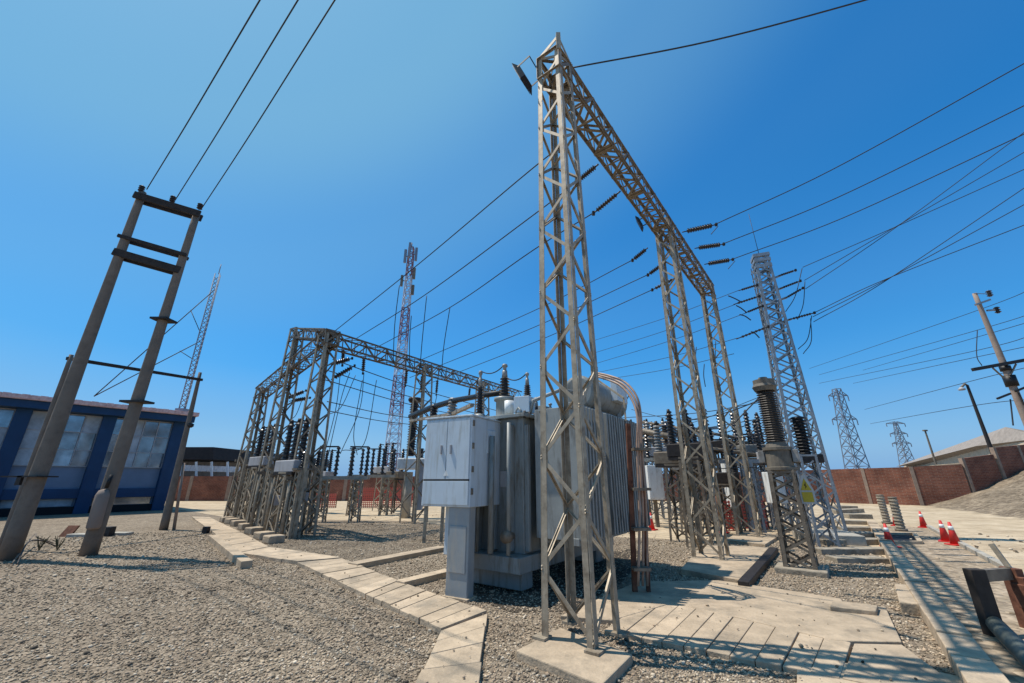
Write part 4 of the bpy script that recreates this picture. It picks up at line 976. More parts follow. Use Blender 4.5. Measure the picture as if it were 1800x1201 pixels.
# disconnectors in the middle distance
def disconnector(c, d, label, L, hz, n, hb, m=STEEL, group='disconnectors behind the left gantry'):
    c = V(c); d = V(d).normalized(); t = thing('disconnector', label, 'disconnector', c, group); s = V((-d.y, d.x, 0))
    for e in (-.5, .5): 
        lattice_stand(t, c+d*e*L*.8, hz, .2, m, d, s, lw=.06)
    mb = MB(); mb.bar(c-d*L*.6+Z*(hz+.06), c+d*L*.6+Z*(hz+.06), .14, .14); mb.bar(c-d*L*.6+s*.4+Z*(hz+.06), c+d*L*.6+s*.4+Z*(hz+.06), .12, .12); mb.build('base_beam', CONCG, t)
    for i in range(n):
        p = c+d*L*(i/(n-1)-.5)*1.1+Z*(hz+.13); mb = MB(); mb.sheds(p, p+Z*hb, .06, .11, 7, 10, .8); mb.build('insulator', PORC, t)
    for i in range(0, n-1, 2):
        mb = MB(); p = c+d*L*(i/(n-1)-.5)*1.1+Z*(hz+.13+hb); q = c+d*L*((i+1)/(n-1)-.5)*1.1+Z*(hz+.13+hb); mb.bar(p-d*.15, q, .06, .05); mb.build('blade', DARKST, t)
dd = V((1, .12, 0))
a = gp(592, 918); disconnector(a, dd, 'left disconnector with a row of black insulators behind the left gantry corner', 1.7, 1.65, 4, 1.2)
a = gp(645, 906); disconnector(a, dd, 'right disconnector with a row of black insulators in front of the second gantry column', 1.9, 1.75, 5, 1.25)
# tall arrester and breaker left of the cabinet
c = gp(713, 911); t = thing('surge_arrester', 'tall dark ribbed arrester on a grey post left of the cabinet', 'surge arrester', c)
D = c.y
mb = MB(); mb.tube(c, V((c.x, c.y, ap(713, 830, D).z)), .2, .18, 12); mb.build('post', CONCG, t)
zb = ap(708, 802, D).z; mb = MB(); mb.sheds(V((c.x, c.y, zb)), V((c.x, c.y, ap(715, 706, D).z)), .16, .23, 22, 14); mb.build('arrester_body', PORC, t)
mb = MB(); mb.lathe(V((c.x, c.y, ap(715, 708, D).z)), V((c.x, c.y, ap(715, 700, D).z)), [(0, .25), (.5, .33), (1, .3)], 14); mb.build('cap', DARKST, t)
mb = MB(); mb.box(V((c.x+.25, c.y-.1, (ap(715, 806, D).z+ap(715, 826, D).z)/2)), (1.5, .7, .5)); mb.build('tank', WHITEP, t, bevel=.05)
mb = MB(); mb.box(ap(738, 855, D-1.2), (.3, .4, 1.9)); mb.build('drive_box', GREYW, t, bevel=.02)
for dx in (.55, .85):
    mb = MB(); p = V((c.x+dx, c.y-.1, ap(715, 806, D).z)); mb.sheds(p, p+Z*.45, .06, .11, 5, 10); mb.build('small_bushing', PORC, t)
# bus bar to the transformer
bb = [ap(722, 732, 18), ap(760, 716, 15), ap(800, 704, 12), ap(850, 695, 9.6), ap(880, 691, 8.4)]
t = thing('bus_bar', 'thick black insulated bus bar running to the transformer bushing', 'bus bar', bb[2])
mb = MB(); mb.path(bb, [.12, .11, .085, .065, .06], 10); mb.build('bar', BLACKR, t)
mb = MB(); p = ap(761, 741, 14.5); mb.sheds(p, ap(764, 712, 14.5), .1, .15, 6, 12); mb.build('support_insulator', PORC, t)
mb = MB(); p = ap(793, 733, 12.2); mb.sheds(p, ap(797, 700, 12.2), .1, .15, 6, 12); mb.build('support_insulator', PORCG, t)
mb = MB(); p = ap(745, 728, 14.5); mb.bar(ap(722, 740, 17), ap(795, 728, 12.2), .09, .12); mb.bar(ap(830, 712, 10), ap(795, 728, 12.2), .08, .1); mb.build('support_beam', STEEL, t)
# busbars strung under the left gantry with hanging strings
for k, (x0, y0, x1, y1, d0, d1) in enumerate(((585, 632, 880, 724, 14.5, 26), (578, 652, 870, 735, 15, 26.5), (572, 668, 860, 742, 15.5, 27), (575, 706, 800, 744, 17, 28), (575, 722, 790, 752, 18, 29))):
    wire([ap(x0, y0, d0), ap((x0+x1)/2, (y0+y1)/2+5, (d0+d1)/2), ap(x1, y1, d1)], ('topmost', 'second', 'third', 'fourth', 'lowest')[k]+' of the bus wires strung below the left gantry beam', 'bus wires under the left gantry', .02)
for k, (x, y0, y1, d) in enumerate(((604, 615, 640, 14.6), (640, 628, 654, 16), (715, 650, 676, 18.6), (742, 660, 686, 20), (769, 668, 692, 21), (826, 682, 700, 23.5))):
    string(ap(x, y0, d), ap(x-2, y1, d), ('leftmost', 'second', 'third', 'fourth', 'fifth', 'rightmost')[k]+' of the insulator strings hanging under the left gantry beam', 'strings hanging under the left gantry beam', .08, 7)
for k, (x0, y0, x1, y1, d, l) in enumerate(((585, 640, 616, 631, 14.2, 'upper, right of the corner column'), (586, 665, 620, 645, 14.2, 'lower, right of the corner column'), (505, 700, 535, 688, 17, 'upper, left of the corner column'), (512, 705, 542, 700, 17, 'lower, left of the corner column'))):
    string(ap(x0, y0, d), ap(x1, y1, d), 'slanting dark insulator string '+l+' of the left gantry', 'slanting strings at the left gantry corner', .09, 8)
drops = [((615, 655), (600, 700), (577, 800)), ((640, 655), (632, 720), (598, 798)), ((637, 668), (622, 760), (628, 800)), ((598, 660), (590, 720), (570, 800)), ((662, 668), (640, 780), (602, 792)), ((575, 730), (600, 715), (625, 660)),
         ((702, 502), (694, 570), (691, 640)), ((750, 520), (742, 600), (738, 652)), ((791, 540), (780, 610), (776, 662)), ((723, 555), (720, 600), (720, 645)), ((532, 700), (520, 730), (508, 738)), ((742, 690), (735, 760), (730, 800)), ((768, 695), (752, 770), (748, 830))]
for k, (a, b, c) in enumerate(drops):
    d = 17 if k < 6 else (13.5 if k < 10 else 18)
    wire([ap(*a, d), ap(*b, d+.3), ap(*c, d+.5)], ('first', 'second', 'third', 'fourth', 'fifth', 'sixth', 'seventh', 'eighth', 'ninth', 'tenth', 'eleventh', 'twelfth', 'thirteenth')[k]+' thin dropper wire in the left yard, counting droppers from the gantry corner', 'dropper wires at the left gantry', .015, name='dropper_wire')

# ------------------------------------------------------------------ right-hand equipment
c = gp(1411, 1006, .0); D = c.y
vt = thing('instrument_transformer', 'big brown ribbed instrument transformer on a lattice stand right of the work slab', 'instrument transformer', c)
zt0 = ap(1385, 828, D).z
lattice_column(vt, c, zt0, .26, .22, U, W, .55, .07, .04, STEELD, STEELD, single=False, name='stand', plates=False)
mb = MB(); mb.lathe(V((c.x, c.y, zt0)), V((c.x, c.y, ap(1375, 778, D).z)), [(0, .24), (.03, .28), (.12, .28), (.14, .235), (.7, .225), (.72, .26), (.82, .26), (.84, .2), (1, .17)], 20, False); mb.build('tank', mat('stained_tank_paint', (.15, .132, .105), .7, 0, .25, 9, stain=(.11, .09, .07), stain_scale=5), vt)
mb = MB(); mb.sheds(V((c.x, c.y, ap(1375, 778, D).z)), V((c.x, c.y, ap(1357, 688, D).z)), .14, .2, 22, 20, .88); mb.build('porcelain', mat('chestnut_porcelain', (.05, .04, .033), .4, 0, .3, 8, spec=.5), vt)
mb = MB(); mb.lathe(V((c.x, c.y, ap(1357, 688, D).z)), V((c.x, c.y, ap(1352, 664, D).z)), [(0, .19), (.3, .23), (.5, .2), (.8, .2), (.85, .1), (1, .08)], 18, False); mb.build('head', MATS['stained_tank_paint'], vt)
for s in (-1, 1):
    mb = MB(); mb.box(V((c.x, c.y, zt0+.28))+az(-50)*s*.29, (.11, .17, .24), az(-50)); mb.build('terminal_box', PORCG, vt, bevel=.01)
mb = MB(); mb.box(V((c.x, c.y, .02)), (.8, .8, .16), U); tag(mb.build('footing', CONCO, bevel=.02), 'grey concrete block under the brown instrument transformer', 'concrete footing')
# warning sign hung on that stand
sg = thing('warning_sign', 'grey plate with a yellow triangle and yellow panel on the lattice stand', 'sign', ap(1417, 865, 8.25))
f = V((-.3, -1, .05)).normalized(); x = f.cross(Z).normalized()*-1; c4 = ap(1417, 862, 8.2); yv = f.cross(x)*-1
if yv.z < 0: yv = -yv
if x.x < 0: x = -x
def flat(pts, t0, t1, m, name):
    n = len(pts); mb = MB(); vs = [c4+x*a*.74+yv*b*.8+f*t0 for a, b in pts]+[c4+x*a*.74+yv*b*.8+f*t1 for a, b in pts]
    mb.add(vs, [tuple(range(n-1, -1, -1)), tuple(range(n, 2*n))]+[(i, (i+1) % n, (i+1) % n+n, i+n) for i in range(n)]); return mb.build(name, m, sg)
flat([(-.17, -.3), (.17, -.3), (.17, .0), (.05, .34), (-.05, .34), (-.17, .0)], 0, .008, SGREY, 'plate')
flat([(-.12, -.0), (.12, -.0), (.0, .27)], .01, .014, YEL, 'triangle')
flat([(-.12, -.26), (.12, -.26), (.12, -.04), (-.12, -.04)], .01, .014, YEL, 'panel')
flat([(-.012, .03), (.03, .10), (.005, .10), (.02, .19), (-.03, .10), (-.0, .10)], .016, .019, DARKV, 'bolt_symbol')
# black arrester in front of the bright tower
c = gp(1445, 960); D = 11.5; c = V((ap(1432, 870, D).x, D, 0))
t = thing('surge_arrester', 'black ribbed arrester on a bright stand in front of the bright lattice tower', 'surge arrester', c)
zb = ap(1427, 800, D).z; lattice_column(t, c, zb, .24, .2, az(20), az(-70), .8, .06, .04, GALV, GALV, name='stand', plates=False)
mb = MB(); mb.sheds(V((c.x, c.y, zb)), V((c.x, c.y, ap(1408, 733, D).z)), .13, .2, 12, 14); mb.build('arrester_body', BLACKR, t)
mb = MB(); mb.box(V((c.x, c.y, zb-.1)), (.7, .4, .22), az(-70)); mb.build('base_box', DARKST, t, bevel=.02)
GR3 = 'circuit breakers in the right yard'; GB2 = 'far breakers behind the left gantry'
R1 = az(15); R2 = az(-75)
def at_(px, py): return gp(px, py)
recloser(gp(1348, 930), 'breaker with three dark bushings on a bright stand right of the third gantry column', hz=2.5, hb=1.05, m=GALV, tankm=PORCG, tw=.95, rs=.12, group=GR3, u=R1, w=R2)
recloser(gp(1236, 962), 'dark breaker on a brown stand right behind the middle gantry column', hz=2.2, hb=.85, m=STEELD, tankm=DARKST, tw=1.1, rs=.13, group=GR3)
recloser(gp(1205, 952), 'brown bushinged breaker behind the left leg of the middle gantry column', hz=2.05, hb=.8, m=STEELD, tankm=STEELD, tw=1.1, rs=.14, group=GR3, bm=PORCG)
recloser(gp(1268, 925), 'single-bushing breaker on a dark stand between the middle and third columns', hz=2.7, hb=1.3, m=STEELD, tankm=DARKST, nb=1, tw=1.5, td_=.7, rs=.15, group=GR3)
recloser(gp(1155, 912), 'grey breaker with pale bushings just right of the brown cable riser', hz=2.7, hb=1.2, m=GALV, tankm=GREYW, tw=1.8, rs=.13, group=GR3, bm=PORCG, u=R1, w=R2)
recloser(gp(1190, 905), 'farthest grey breaker seen left of the middle gantry column', hz=2.8, hb=1.3, m=GALV, tankm=GREYW, tw=1.8, rs=.14, group=GR3, u=R1, w=R2)
recloser(gp(1318, 908), 'far breaker with dark bushings behind the third gantry column', hz=3.0, hb=1.5, m=STEELD, tankm=GREYW, tw=1.6, rs=.15, group=GR3, u=R1, w=R2)
recloser(gp(1122, 900), 'far grey breaker partly hidden behind the brown cable riser', hz=3.0, hb=1.4, m=GALV, tankm=STEELD, tw=2.0, rs=.15, group=GR3, bm=PORCG, u=R1, w=R2)
# pipe bus across the far yard
a = ap(1125, 757, 17); b = ap(1180, 768, 15)
t = thing('bus_bar', 'grey pipe bus bar on small insulators left of the middle gantry column', 'bus bar', a)
mb = MB(); mb.path([ap(1075, 745, 19), a, b], .11, 10); mb.build('bar', STEELD, t)
for px, py, d in ((1168, 747, 16), (1172, 765, 15.6)):
    mb = MB(); p = ap(px, py, d); mb.sheds(p-Z*.3, p, .1, .2, 3, 10); mb.build('insulator', PORC, t)
for k, (px, py, d, s, l) in enumerate(((1150, 848, 16, (.55, .4, 1.2), 'white box on a post left of the middle gantry column'), (1361, 857, 12.5, (.42, .35, .85), 'pale box on a post just left of the brown instrument transformer'), (1283, 850, 15, (.3, .3, 1.6), 'tall white box behind the space between the gantry columns'))):
    c = ap(px, py, d); t = thing('switch_box', l, 'switch box', V((c.x, c.y, 0)), 'pale switch boxes in the right yard')
    mb = MB(); mb.box(c, s); mb.build('box', WHITEP, t, bevel=.015)
    mb = MB(); mb.bar(V((c.x, c.y+s[1]*.3, 0)), V((c.x, c.y+s[1]*.3, c.z-s[2]*.5)), .12, .12, wd=V((1, 0, 0))); mb.build('post', STEELD, t)
    mb = MB(); mb.box(c+V((0, -s[1]*.5-.004, .0)), (s[0]*.86, .014, s[2]*.9)); mb.build('door', WHITEP, t, bevel=.004)
# more far steel supports
GF = 'bare steel supports in the far right yard'
for k, (x, y, hgt, hw, m_) in enumerate(((1172, 900, 4.2, .2, GALV), (1138, 920, 3.2, .2, STEELD), (1222, 900, 4.0, .25, STEELD), (1300, 925, 3.0, .25, STEELD), (1333, 940, 2.2, .2, GALV), (1255, 905, 4.2, .22, GALV), (1376, 915, 3.0, .2, GALV))):
    c = gp(x, y); t = thing('equipment_stand', ('pale support left of the middle column', 'dark support behind the cable riser', 'dark support behind the middle column', 'dark support left of the third column foot', 'short pale support at the third column foot', 'tall pale support between middle and third columns', 'pale support behind the instrument transformer')[k]+', in the far right yard', 'stand', c, GF)
    lattice_stand(t, c, hgt, hw, m_, R1, R2, lw=.07); mb = MB(); mb.bar(c+Z*hgt-R2*.8, c+Z*hgt+R2*.8, .12, .1); mb.build('top_beam', m_, t)
    mb = MB(); mb.sheds(c+Z*hgt+R2*.5, c+Z*(hgt+.6)+R2*.5, .07, .13, 6, 10); mb.build('insulator', PORC, t)

# extra switchgear that fills the yard
GC = 'slim posts crowded under the left breakers'
for k, (x, y, hgt, l) in enumerate(((405, 914, 2.5, 'leftmost, beside the warehouse end'), (434, 919, 2.3, 'behind the second footing from the far end'), (447, 931, 1.9, 'between third and fourth footings'), (472, 938, 1.8, 'under the left end of the nearer breaker tank'), (502, 946, 1.7, 'under the right end of the nearer breaker tank'), (521, 942, 2.0, 'against the corner column'), (486, 925, 2.1, 'behind the nearer breaker'), (458, 917, 2.4, 'behind the farther breaker'))):
    c = gp(x, y); t = thing('twin_post', 'weathered twin post '+l, 'post', c, GC)
    for dx in (-.14, .14):
        mb = MB(); mb.tube(c+U*dx, c+U*dx+Z*hgt, .055, .05, 8); mb.build('post', (CONCO, STEEL)[k % 2], t)
    mb = MB(); mb.bar(c-U*.3+Z*(hgt*.98), c+U*.3+Z*(hgt*.98), .1, .12); mb.build('cross_rail', STEELD, t)
    mb = MB(); mb.bar(c-U*.14+Z*hgt*.2, c+U*.14+Z*hgt*.75, .05, .012); mb.build('brace', STEELD, t)
    mb = MB(); mb.box(c+W*-.1+Z*hgt*.55, (.2, .16, .3), U); mb.build('box', (GREYW, STEELD)[(k+1) % 2], t, bevel=.01)
recloser(gp(668, 898), 'far grey breaker with dark bushings between the second gantry column and the arrester', hz=2.0, hb=1.2, m=STEEL, tankm=GREYW, tw=1.5, rs=.14, nb=3, group=GB2)
recloser(gp(690, 903), 'far brown breaker just left of the tall dark arrester', hz=1.7, hb=1.0, m=STEELD, tankm=STEELD, tw=1.1, rs=.13, nb=2, group=GB2)
recloser(gp(560, 902), 'far small breaker behind the row of disconnector insulators', hz=1.7, hb=1.0, m=STEELD, tankm=GREYW, tw=1.2, rs=.12, nb=3, group=GB2)
disconnector(gp(1172, 925), R2, 'disconnector with grey insulators left of the middle gantry column', 2.2, 2.3, 4, .9, STEELD, 'disconnectors in the right yard')
disconnector(gp(1250, 915), R2, 'disconnector with dark insulators between middle and third gantry columns', 2.4, 2.2, 4, 1.0, STEEL, 'disconnectors in the right yard')
disconnector(gp(1320, 925), R2, 'disconnector with dark insulators just left of the third breaker stand', 1.6, 2.3, 3, .9, GALV, 'disconnectors in the right yard')
disconnector(gp(1140, 895), R1, 'farthest disconnector seen over the white switch box', 3.0, 3.6, 4, 1.2, GALV, 'disconnectors in the right yard')
recloser(gp(1222, 940), 'brown oil-stained breaker seen through the middle gantry column', hz=1.9, hb=.8, m=STEELD, tankm=PORCG, tw=.9, td_=.7, th=.6, rs=.14, group=GR3)
recloser(gp(1290, 938), 'dark low breaker left of the third gantry column foot', hz=1.5, hb=.9, m=STEELD, tankm=DARKST, tw=.8, rs=.12, nb=2, group=GR3)
recloser(gp(1385, 935), 'grey breaker half hidden behind the brown instrument transformer', hz=2.2, hb=1.0, m=GALV, tankm=GREYW, tw=.9, rs=.12, nb=3, group=GR3, u=R1, w=R2)
for k, (a, b, d0, d1, l) in enumerate((((1125, 770), (1330, 800), 18, 15, 'lower'), ((1130, 742), (1310, 772), 20, 16, 'upper'), ((1150, 800), (1260, 826), 14, 13, 'lowest'))):
    mb = MB(); mb.tube(ap(*a, d0), ap(*b, d1), .06, n=8); tag(mb.build('bus_pipe', STEELD), l+' straight pipe bus crossing behind the middle gantry column', 'bus bar', 'pipe buses behind the middle gantry column')
for k, (x0, y0, x1, y1, xm, ym, d) in enumerate(((1258, 600, 1268, 690, 1258, 640, 15), (1224, 610, 1228, 660, 1222, 640, 15), (1238, 640, 1240, 680, 1237, 660, 15), (1105, 696, 1100, 716, 1101, 705, 12), (1335, 745, 1300, 770, 1315, 766, 12), (1343, 690, 1290, 745, 1310, 724, 10))):
    wire([ap(x0, y0, d), ap(xm, ym, d), ap(x1, y1, d)], ('left thin dropper wire beside the third column', 'thin dropper wire left of the third column', 'short dropper wire between the middle and third columns', 'tiny wire beside the brown cable curve', 'slack wire left of the big porcelain foot', 'slack wire left of the big porcelain head')[k], 'dropper wires in the right yard', .016, name='dropper_wire')

OW = ['first', 'second', 'third', 'fourth', 'fifth', 'sixth', 'seventh', 'eighth', 'ninth', 'tenth', 'eleventh', 'twelfth']
for k, (x0, y0, x1, y1, d0, d1) in enumerate(((1085, 735, 1350, 705, 22, 13), (1095, 760, 1345, 735, 22, 14), (1100, 785, 1325, 765, 20, 14), (1130, 775, 1300, 790, 17, 14), (1190, 742, 1345, 700, 16, 10), (1110, 720, 1240, 738, 24, 18), (1200, 770, 1320, 745, 15, 13), (1140, 810, 1330, 822, 15, 13))):
    wire([ap(x0, y0, d0), ap((x0+x1)/2, (y0+y1)/2+7, (d0+d1)/2), ap(x1, y1, d1)], OW[k]+' slack connecting wire of the right yard switchgear, counted from the top behind the columns', 'slack wires among the right switchgear', .016, name='connecting_wire')
for k, (x, y, hgt, l) in enumerate(((1130, 905, 3.0, 'just right of the brown cable riser'), (1160, 905, 3.4, 'behind the white switch box'), (1185, 912, 2.6, 'left of the middle column foot'), (1212, 910, 3.2, 'behind the middle column'), (1228, 915, 2.7, 'right behind the middle column'), (1243, 918, 2.6, 'left of the red netting'), (1262, 920, 2.5, 'at the left end of the red netting'), (1303, 925, 2.5, 'inside the third column silhouette'), (1329, 922, 2.6, 'right of the third column'), (1365, 925, 2.4, 'left of the brown instrument transformer'), (1398, 925, 2.5, 'behind the brown instrument transformer'))):
    c = gp(x, y); t = thing('post_insulator', ('pale', 'dark')[k % 2]+' post with a ribbed insulator on top '+l, 'post insulator', c, 'post insulators in the right yard')
    mb = MB()
    for dx in (-.13, .13): mb.bar(c+R2*dx, c+R2*dx*.7+Z*hgt, .075, .075)
    for j in range(5): mb.bar(c+R2*.13*(-1)**j+Z*hgt*j/5, c-R2*.13*(-1)**j+Z*hgt*(j+1)/5, .045, .012)
    mb.build('stand', (GALV, STEELD)[k % 2], t)
    mb = MB(); mb.sheds(c+Z*hgt, c+Z*(hgt+.75), .07, .12, 8, 10); mb.build('insulator', (PORCG, PORC)[(k//2) % 2], t)
    mb = MB(); mb.bar(c+Z*(hgt+.77)-R1*.4, c+Z*(hgt+.77)+R1*.4, .06, .05); mb.build('terminal_bar', STEELD, t)
# netting
def net(label, pts, h):
    t = thing('safety_net', label, 'safety net', pts[0], 'orange-red safety nets'); mb = MB()
    for a, b in zip(pts[:-1], pts[1:]):
        L = (b-a).length; n = int(L/.12)
        for i in range(n+1): p = a.lerp(b, i/n); mb.bar(p, p+Z*h, .045, .006, wd=(b-a))
        for j in range(int(h/.1)+1): mb.bar(a+Z*j*.1, b+Z*j*.1-Z*0, .05, .008)
    mb.build('mesh', NET, t)
    for k, p in enumerate(pts):
        mb = MB(); mb.tube(p, p+Z*(h+.15), .03, n=6); mb.build('stake', RUST, t)
net('red netting on stakes behind the third gantry column foot', [gp(1268, 933), gp(1318, 934), gp(1352, 930)], .95)
net('red netting on stakes in front of the brick wall left of the cabinet', [gp(618, 893), gp(690, 893), gp(745, 890)], 1.2)
net('low red netting on stakes right of the corner column of the left gantry', [gp(545, 893), gp(590, 893)], .8)

# cones
def cone(c, label, s=1.0):
    t = thing('traffic_cone', label, 'traffic cone', c, 'red traffic cones')
    c = V(c)
    mb = MB(); mb.box(c+Z*.02, (.36, .36, .04)); mb.build('base', RED, t, bevel=.006)
    mb = MB(); mb.lathe(c+Z*.04, c+Z*.64, [(0, .125), (1, .03)], 16); b = mb.build('cone', RED, t)
    mb = MB(); mb.lathe(c+Z*.42, c+Z*.53, [(0, .069), (1, .053)], 16); mb.build('band', WHITEP, b)
    return t
cn = cone(gp(1681, 959), 'nearer of the paired red cones on the sandy ground'); cn.scale = (.88, .88, .88)
for x, y, l in ((1664, 953, 'farther of the paired red cones on the sandy ground'), (1625, 928, 'lone red cone left of the cone pair'), (1566, 962, 'red cone beside the dark open pit'), (1146, 932, 'red cone right of the brown cable riser'), (1272, 937, 'red cone left of the third gantry column foot'), (1577, 925, 'red cone behind the stacked insulators'), (1290, 930, 'red cone in front of the red netting')):
    dup(cn, gp(x, y), random.random(), l).scale = (.86, .86, .86)
mb = MB(); c = gp(1291, 918); mb.lathe(c, c+Z*1.1, [(0, .16), (.1, .13), (.9, .1), (1, .05)], 14); tag(mb.build('delineator_post', ORANGE), 'tall orange delineator post beside the red netting', 'delineator')

# ------------------------------------------------------------------ right foreground clutter
OR = ['nearest', 'second nearest', 'third nearest', 'fourth nearest', 'fifth nearest', 'sixth nearest', 'seventh nearest', 'eighth nearest', 'farthest']
for k, (x0, x1, y, hh, dp) in enumerate(((1468, 1570, 992, .16, .35), (1440, 1577, 975, .2, .3), (1448, 1566, 959, .22, .35), (1475, 1560, 947, .2, .5), (1478, 1550, 934, .2, .4), (1482, 1545, 922, .22, .5), (1490, 1540, 912, .3, .6), (1478, 1530, 903, .3, .6), (1484, 1520, 896, .35, .8))):
    a = gp(x0+random.uniform(-8, 8), y+random.uniform(-2, 2)); b = gp(x1+random.uniform(-14, 4), y+random.uniform(-2, 2)); hh *= .62; mb = MB(); mb.hexa([V((a.x, a.y, -.02)), V((b.x, b.y, -.02)), V((b.x, b.y+dp, -.02)), V((a.x, a.y+dp, -.02)), V((a.x, a.y, hh)), V((b.x, b.y, hh)), V((b.x, b.y+dp, hh)), V((a.x, a.y+dp, hh))])
    tag(mb.build('concrete_beam', CONCO, bevel=.012), OR[k]+' of the flat concrete beams lying in rows beside the trench kerb', 'concrete beam', 'concrete beams beside the trench')
for k, (x, y, l) in enumerate(((1560, 921, 'left'), (1585, 934, 'right'))):
    c = gp(x, y); t = thing('spare_insulator', l+' of two grey ribbed insulators standing on the ground by the pit', 'insulator', c, 'spare insulators standing by the pit')
    mb = MB(); mb.sheds(c+Z*.08, c+Z*1.0, .115, .138, 9, 14); mb.build('insulator_body', CONCO, t)
    mb = MB(); mb.tube(c, c+Z*.08, .17, n=12); mb.tube(c+Z*1.0, c+Z*1.07, .12, n=12); mb.build('flange', STEELD, t)
pt = thing('cable_pit', 'dark open cable pit with a low rim on the sandy ground', 'pit', gp(1585, 952))
pc = [gp(1553, 957), gp(1619, 957), gp(1608, 941), gp(1560, 941)]
mb = MB(); mb.poly(pc, .0, .012); mb.build('opening', DARKV, pt)
mb = MB()
for i in range(4): mb.bar(pc[i]+Z*.03, pc[(i+1) % 4]+Z*.03, .1, .1, wd=Z)
mb.build('rim', CONC, pt)
# black channel cover beside the middle pad
mb = MB(); a = gp(1306, 1022, .12); b = gp(1360, 962, .12); mb.bar(V((a.x, a.y, .05)), V((b.x, b.y, .05)), .14, .16, wd=Z); tag(mb.build('steel_channel', DARKST, bevel=.01), 'black steel channel lying along the edge of the middle column pad', 'steel channel')
# small slabs left on the work slab edge
mb = MB(); a = [gp(1458, 1066, .105), gp(1540, 1074, .105), gp(1543, 1064, .105), gp(1464, 1055, .105)]; mb.poly(a, .05, .105); tag(mb.build('loose_slab', CONC, bevel=.01), 'loose thin concrete slab lying on the far edge of the work slab', 'slab')
mb = MB(); a = [gp(1580, 1058, .14), gp(1620, 1062, .14), gp(1604, 1028, .14), gp(1572, 1026, .14)]; mb.poly(a, 0, .14); tag(mb.build('loose_slab', CONC, bevel=.015), 'pale square slab against the trench kerb', 'slab')
# rusty frame at the right bottom
fr = thing('trench_frame', 'dark and rusty upright steel frame beside the trench at the bottom right', 'frame', gp(1748, 1118))
c1 = gp(1750, 1118); z1 = ap(1704, 1000, c1.y).z; c2 = V((c1.x+.62, c1.y+.18, 0))
mb = MB(); mb.bar(c1, V((c1.x, c1.y, z1)), .17, .1, wd=V((1, 0, 0))); mb.build('post', WOODD, fr, bevel=.008)
mb = MB(); mb.bar(c2, V((c2.x, c2.y, z1-.02)), .09, .17, wd=V((1, 0, 0))); mb.bar(c2+V((.1, 0, 0)), V((c2.x+.1, c2.y, z1-.1)), .03, .22, wd=V((1, 0, 0))); mb.box(V((c2.x+.1, c2.y-.08, z1-.25)), (.3, .12, .3)); mb.box(V((c2.x+.12, c2.y-.08, .35)), (.4, .14, .25)); mb.build('post', RUST, fr, bevel=.008)
mb = MB(); mb.bar(V((c1.x+.03, c1.y+.03, z1-.08)), V((c2.x, c2.y, z1-.08)), .12, .06, wd=Z); mb.build('rail', STEELD, fr)
mb = MB(); mb.bar(V((c2.x+.02, c2.y, z1-.1)), V((c2.x-.02, c2.y+.1, z1+.22)), .05, .03); mb.build('stick', STEEL, fr)
mb = MB(); a = gp(1742, 1090, .12); b = gp(1830, 1180, .12); mb.path([a, b, b+(b-a)*.5], .08, 12); tag(mb.build('pipe', mat('old_pipe', (.10, .115, .10), .6, 0, .3, 8)), 'old grey-green pipe lying on the ground by the rusty frame', 'pipe')

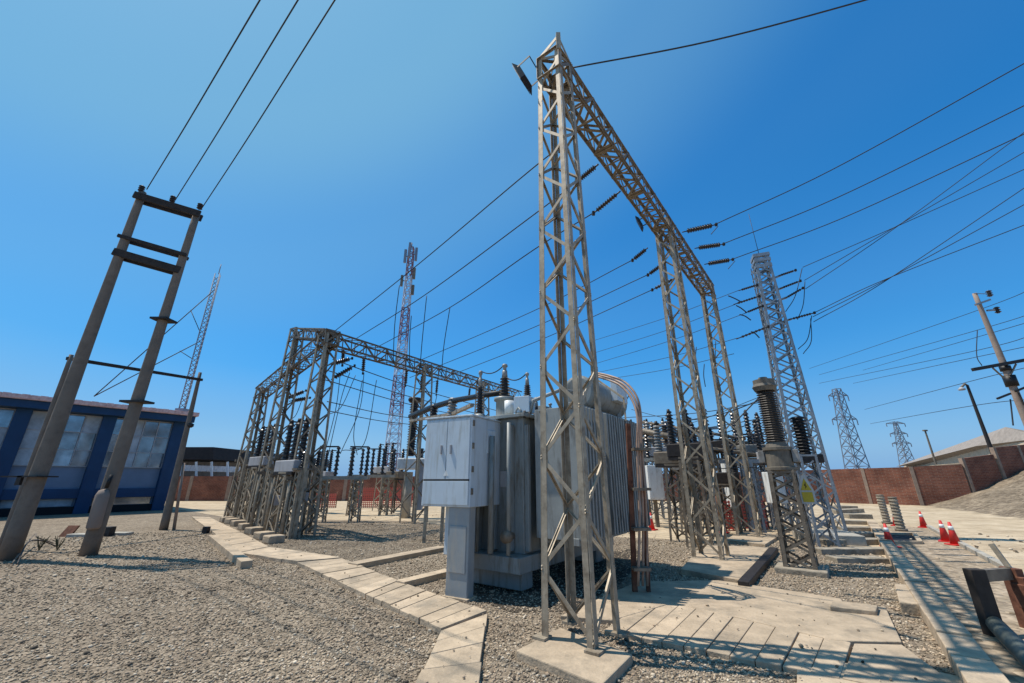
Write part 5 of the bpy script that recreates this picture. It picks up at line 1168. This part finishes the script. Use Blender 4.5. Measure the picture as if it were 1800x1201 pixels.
# ------------------------------------------------------------------ light and sky
SUN_EL = R(65.9); sdir = V((-.970, .243, 0)).normalized()          # towards the sun, horizontal
sv = sdir*math.cos(SUN_EL)+Z*math.sin(SUN_EL)
sun = bpy.data.lights.new('sun', 'SUN'); sun.energy = 5.0; sun.angle = R(.53); sun.color = (1, .93, .83)
so = bpy.data.objects.new('sun', sun); COL.objects.link(so); so.rotation_euler = sv.to_track_quat('Z', 'Y').to_euler()
w = bpy.data.worlds.new('World'); SC.world = w; w.use_nodes = True; nt = w.node_tree
sk = nt.nodes.new('ShaderNodeTexSky'); sk.sky_type = 'NISHITA'; sk.sun_disc = False; sk.sun_elevation = SUN_EL
sk.sun_rotation = math.atan2(sdir.x, sdir.y); sk.air_density = 1.0; sk.dust_density = .6; sk.ozone_density = 3.0; sk.altitude = 0
N = nt.nodes; L = nt.links; STR = .12
hs = N.new('ShaderNodeHueSaturation'); hs.inputs['Saturation'].default_value = 1.72; hs.inputs['Value'].default_value = 1.3
L.new(sk.outputs['Color'], hs.inputs['Color'])
tc = N.new('ShaderNodeTexCoord'); sx = N.new('ShaderNodeSeparateXYZ'); L.new(tc.outputs['Generated'], sx.inputs[0])
def mixc(fac, a, col):
    m = N.new('ShaderNodeMix'); m.data_type = 'RGBA'; L.new(fac, m.inputs[0]); L.new(a, m.inputs[6]); m.inputs[7].default_value = (*[c/STR for c in col], 1); return m.outputs[2]
def ramp(src, pts):
    rp = N.new('ShaderNodeValToRGB'); e = rp.color_ramp.elements; rp.color_ramp.interpolation = 'EASE'
    e[0].position, e[1].position = pts[0][0], pts[-1][0]; e[0].color = (*[pts[0][1]]*3, 1); e[1].color = (*[pts[-1][1]]*3, 1)
    for p, v in pts[1:-1]: k = e.new(p); k.color = (v, v, v, 1)
    L.new(src, rp.inputs['Fac']); return rp.outputs['Color']
dt = N.new('ShaderNodeVectorMath'); dt.operation = 'DOT_PRODUCT'; L.new(tc.outputs['Generated'], dt.inputs[0]); dt.inputs[1].default_value = sv
c1 = mixc(ramp(sx.outputs['Z'], [(0.0, .95), (.1, .75), (.3, .3), (.6, .1), (.9, 0)]), hs.outputs['Color'], (.175, .385, .69))
c2 = mixc(ramp(dt.outputs['Value'], [(.2, 0), (.45, .06), (.7, .42), (.86, .78), (1, .8)]), c1, (.21, .465, .65))
L.new(c2, N['Background'].inputs['Color']); N['Background'].inputs['Strength'].default_value = STR
SC.view_settings.view_transform = 'Standard'; SC.view_settings.look = 'None'; SC.view_settings.exposure = 0.1; SC.view_settings.gamma = 1
SC.cycles.max_bounces = 6
for o in SC.objects:
    if '_w' in o: del o['_w']
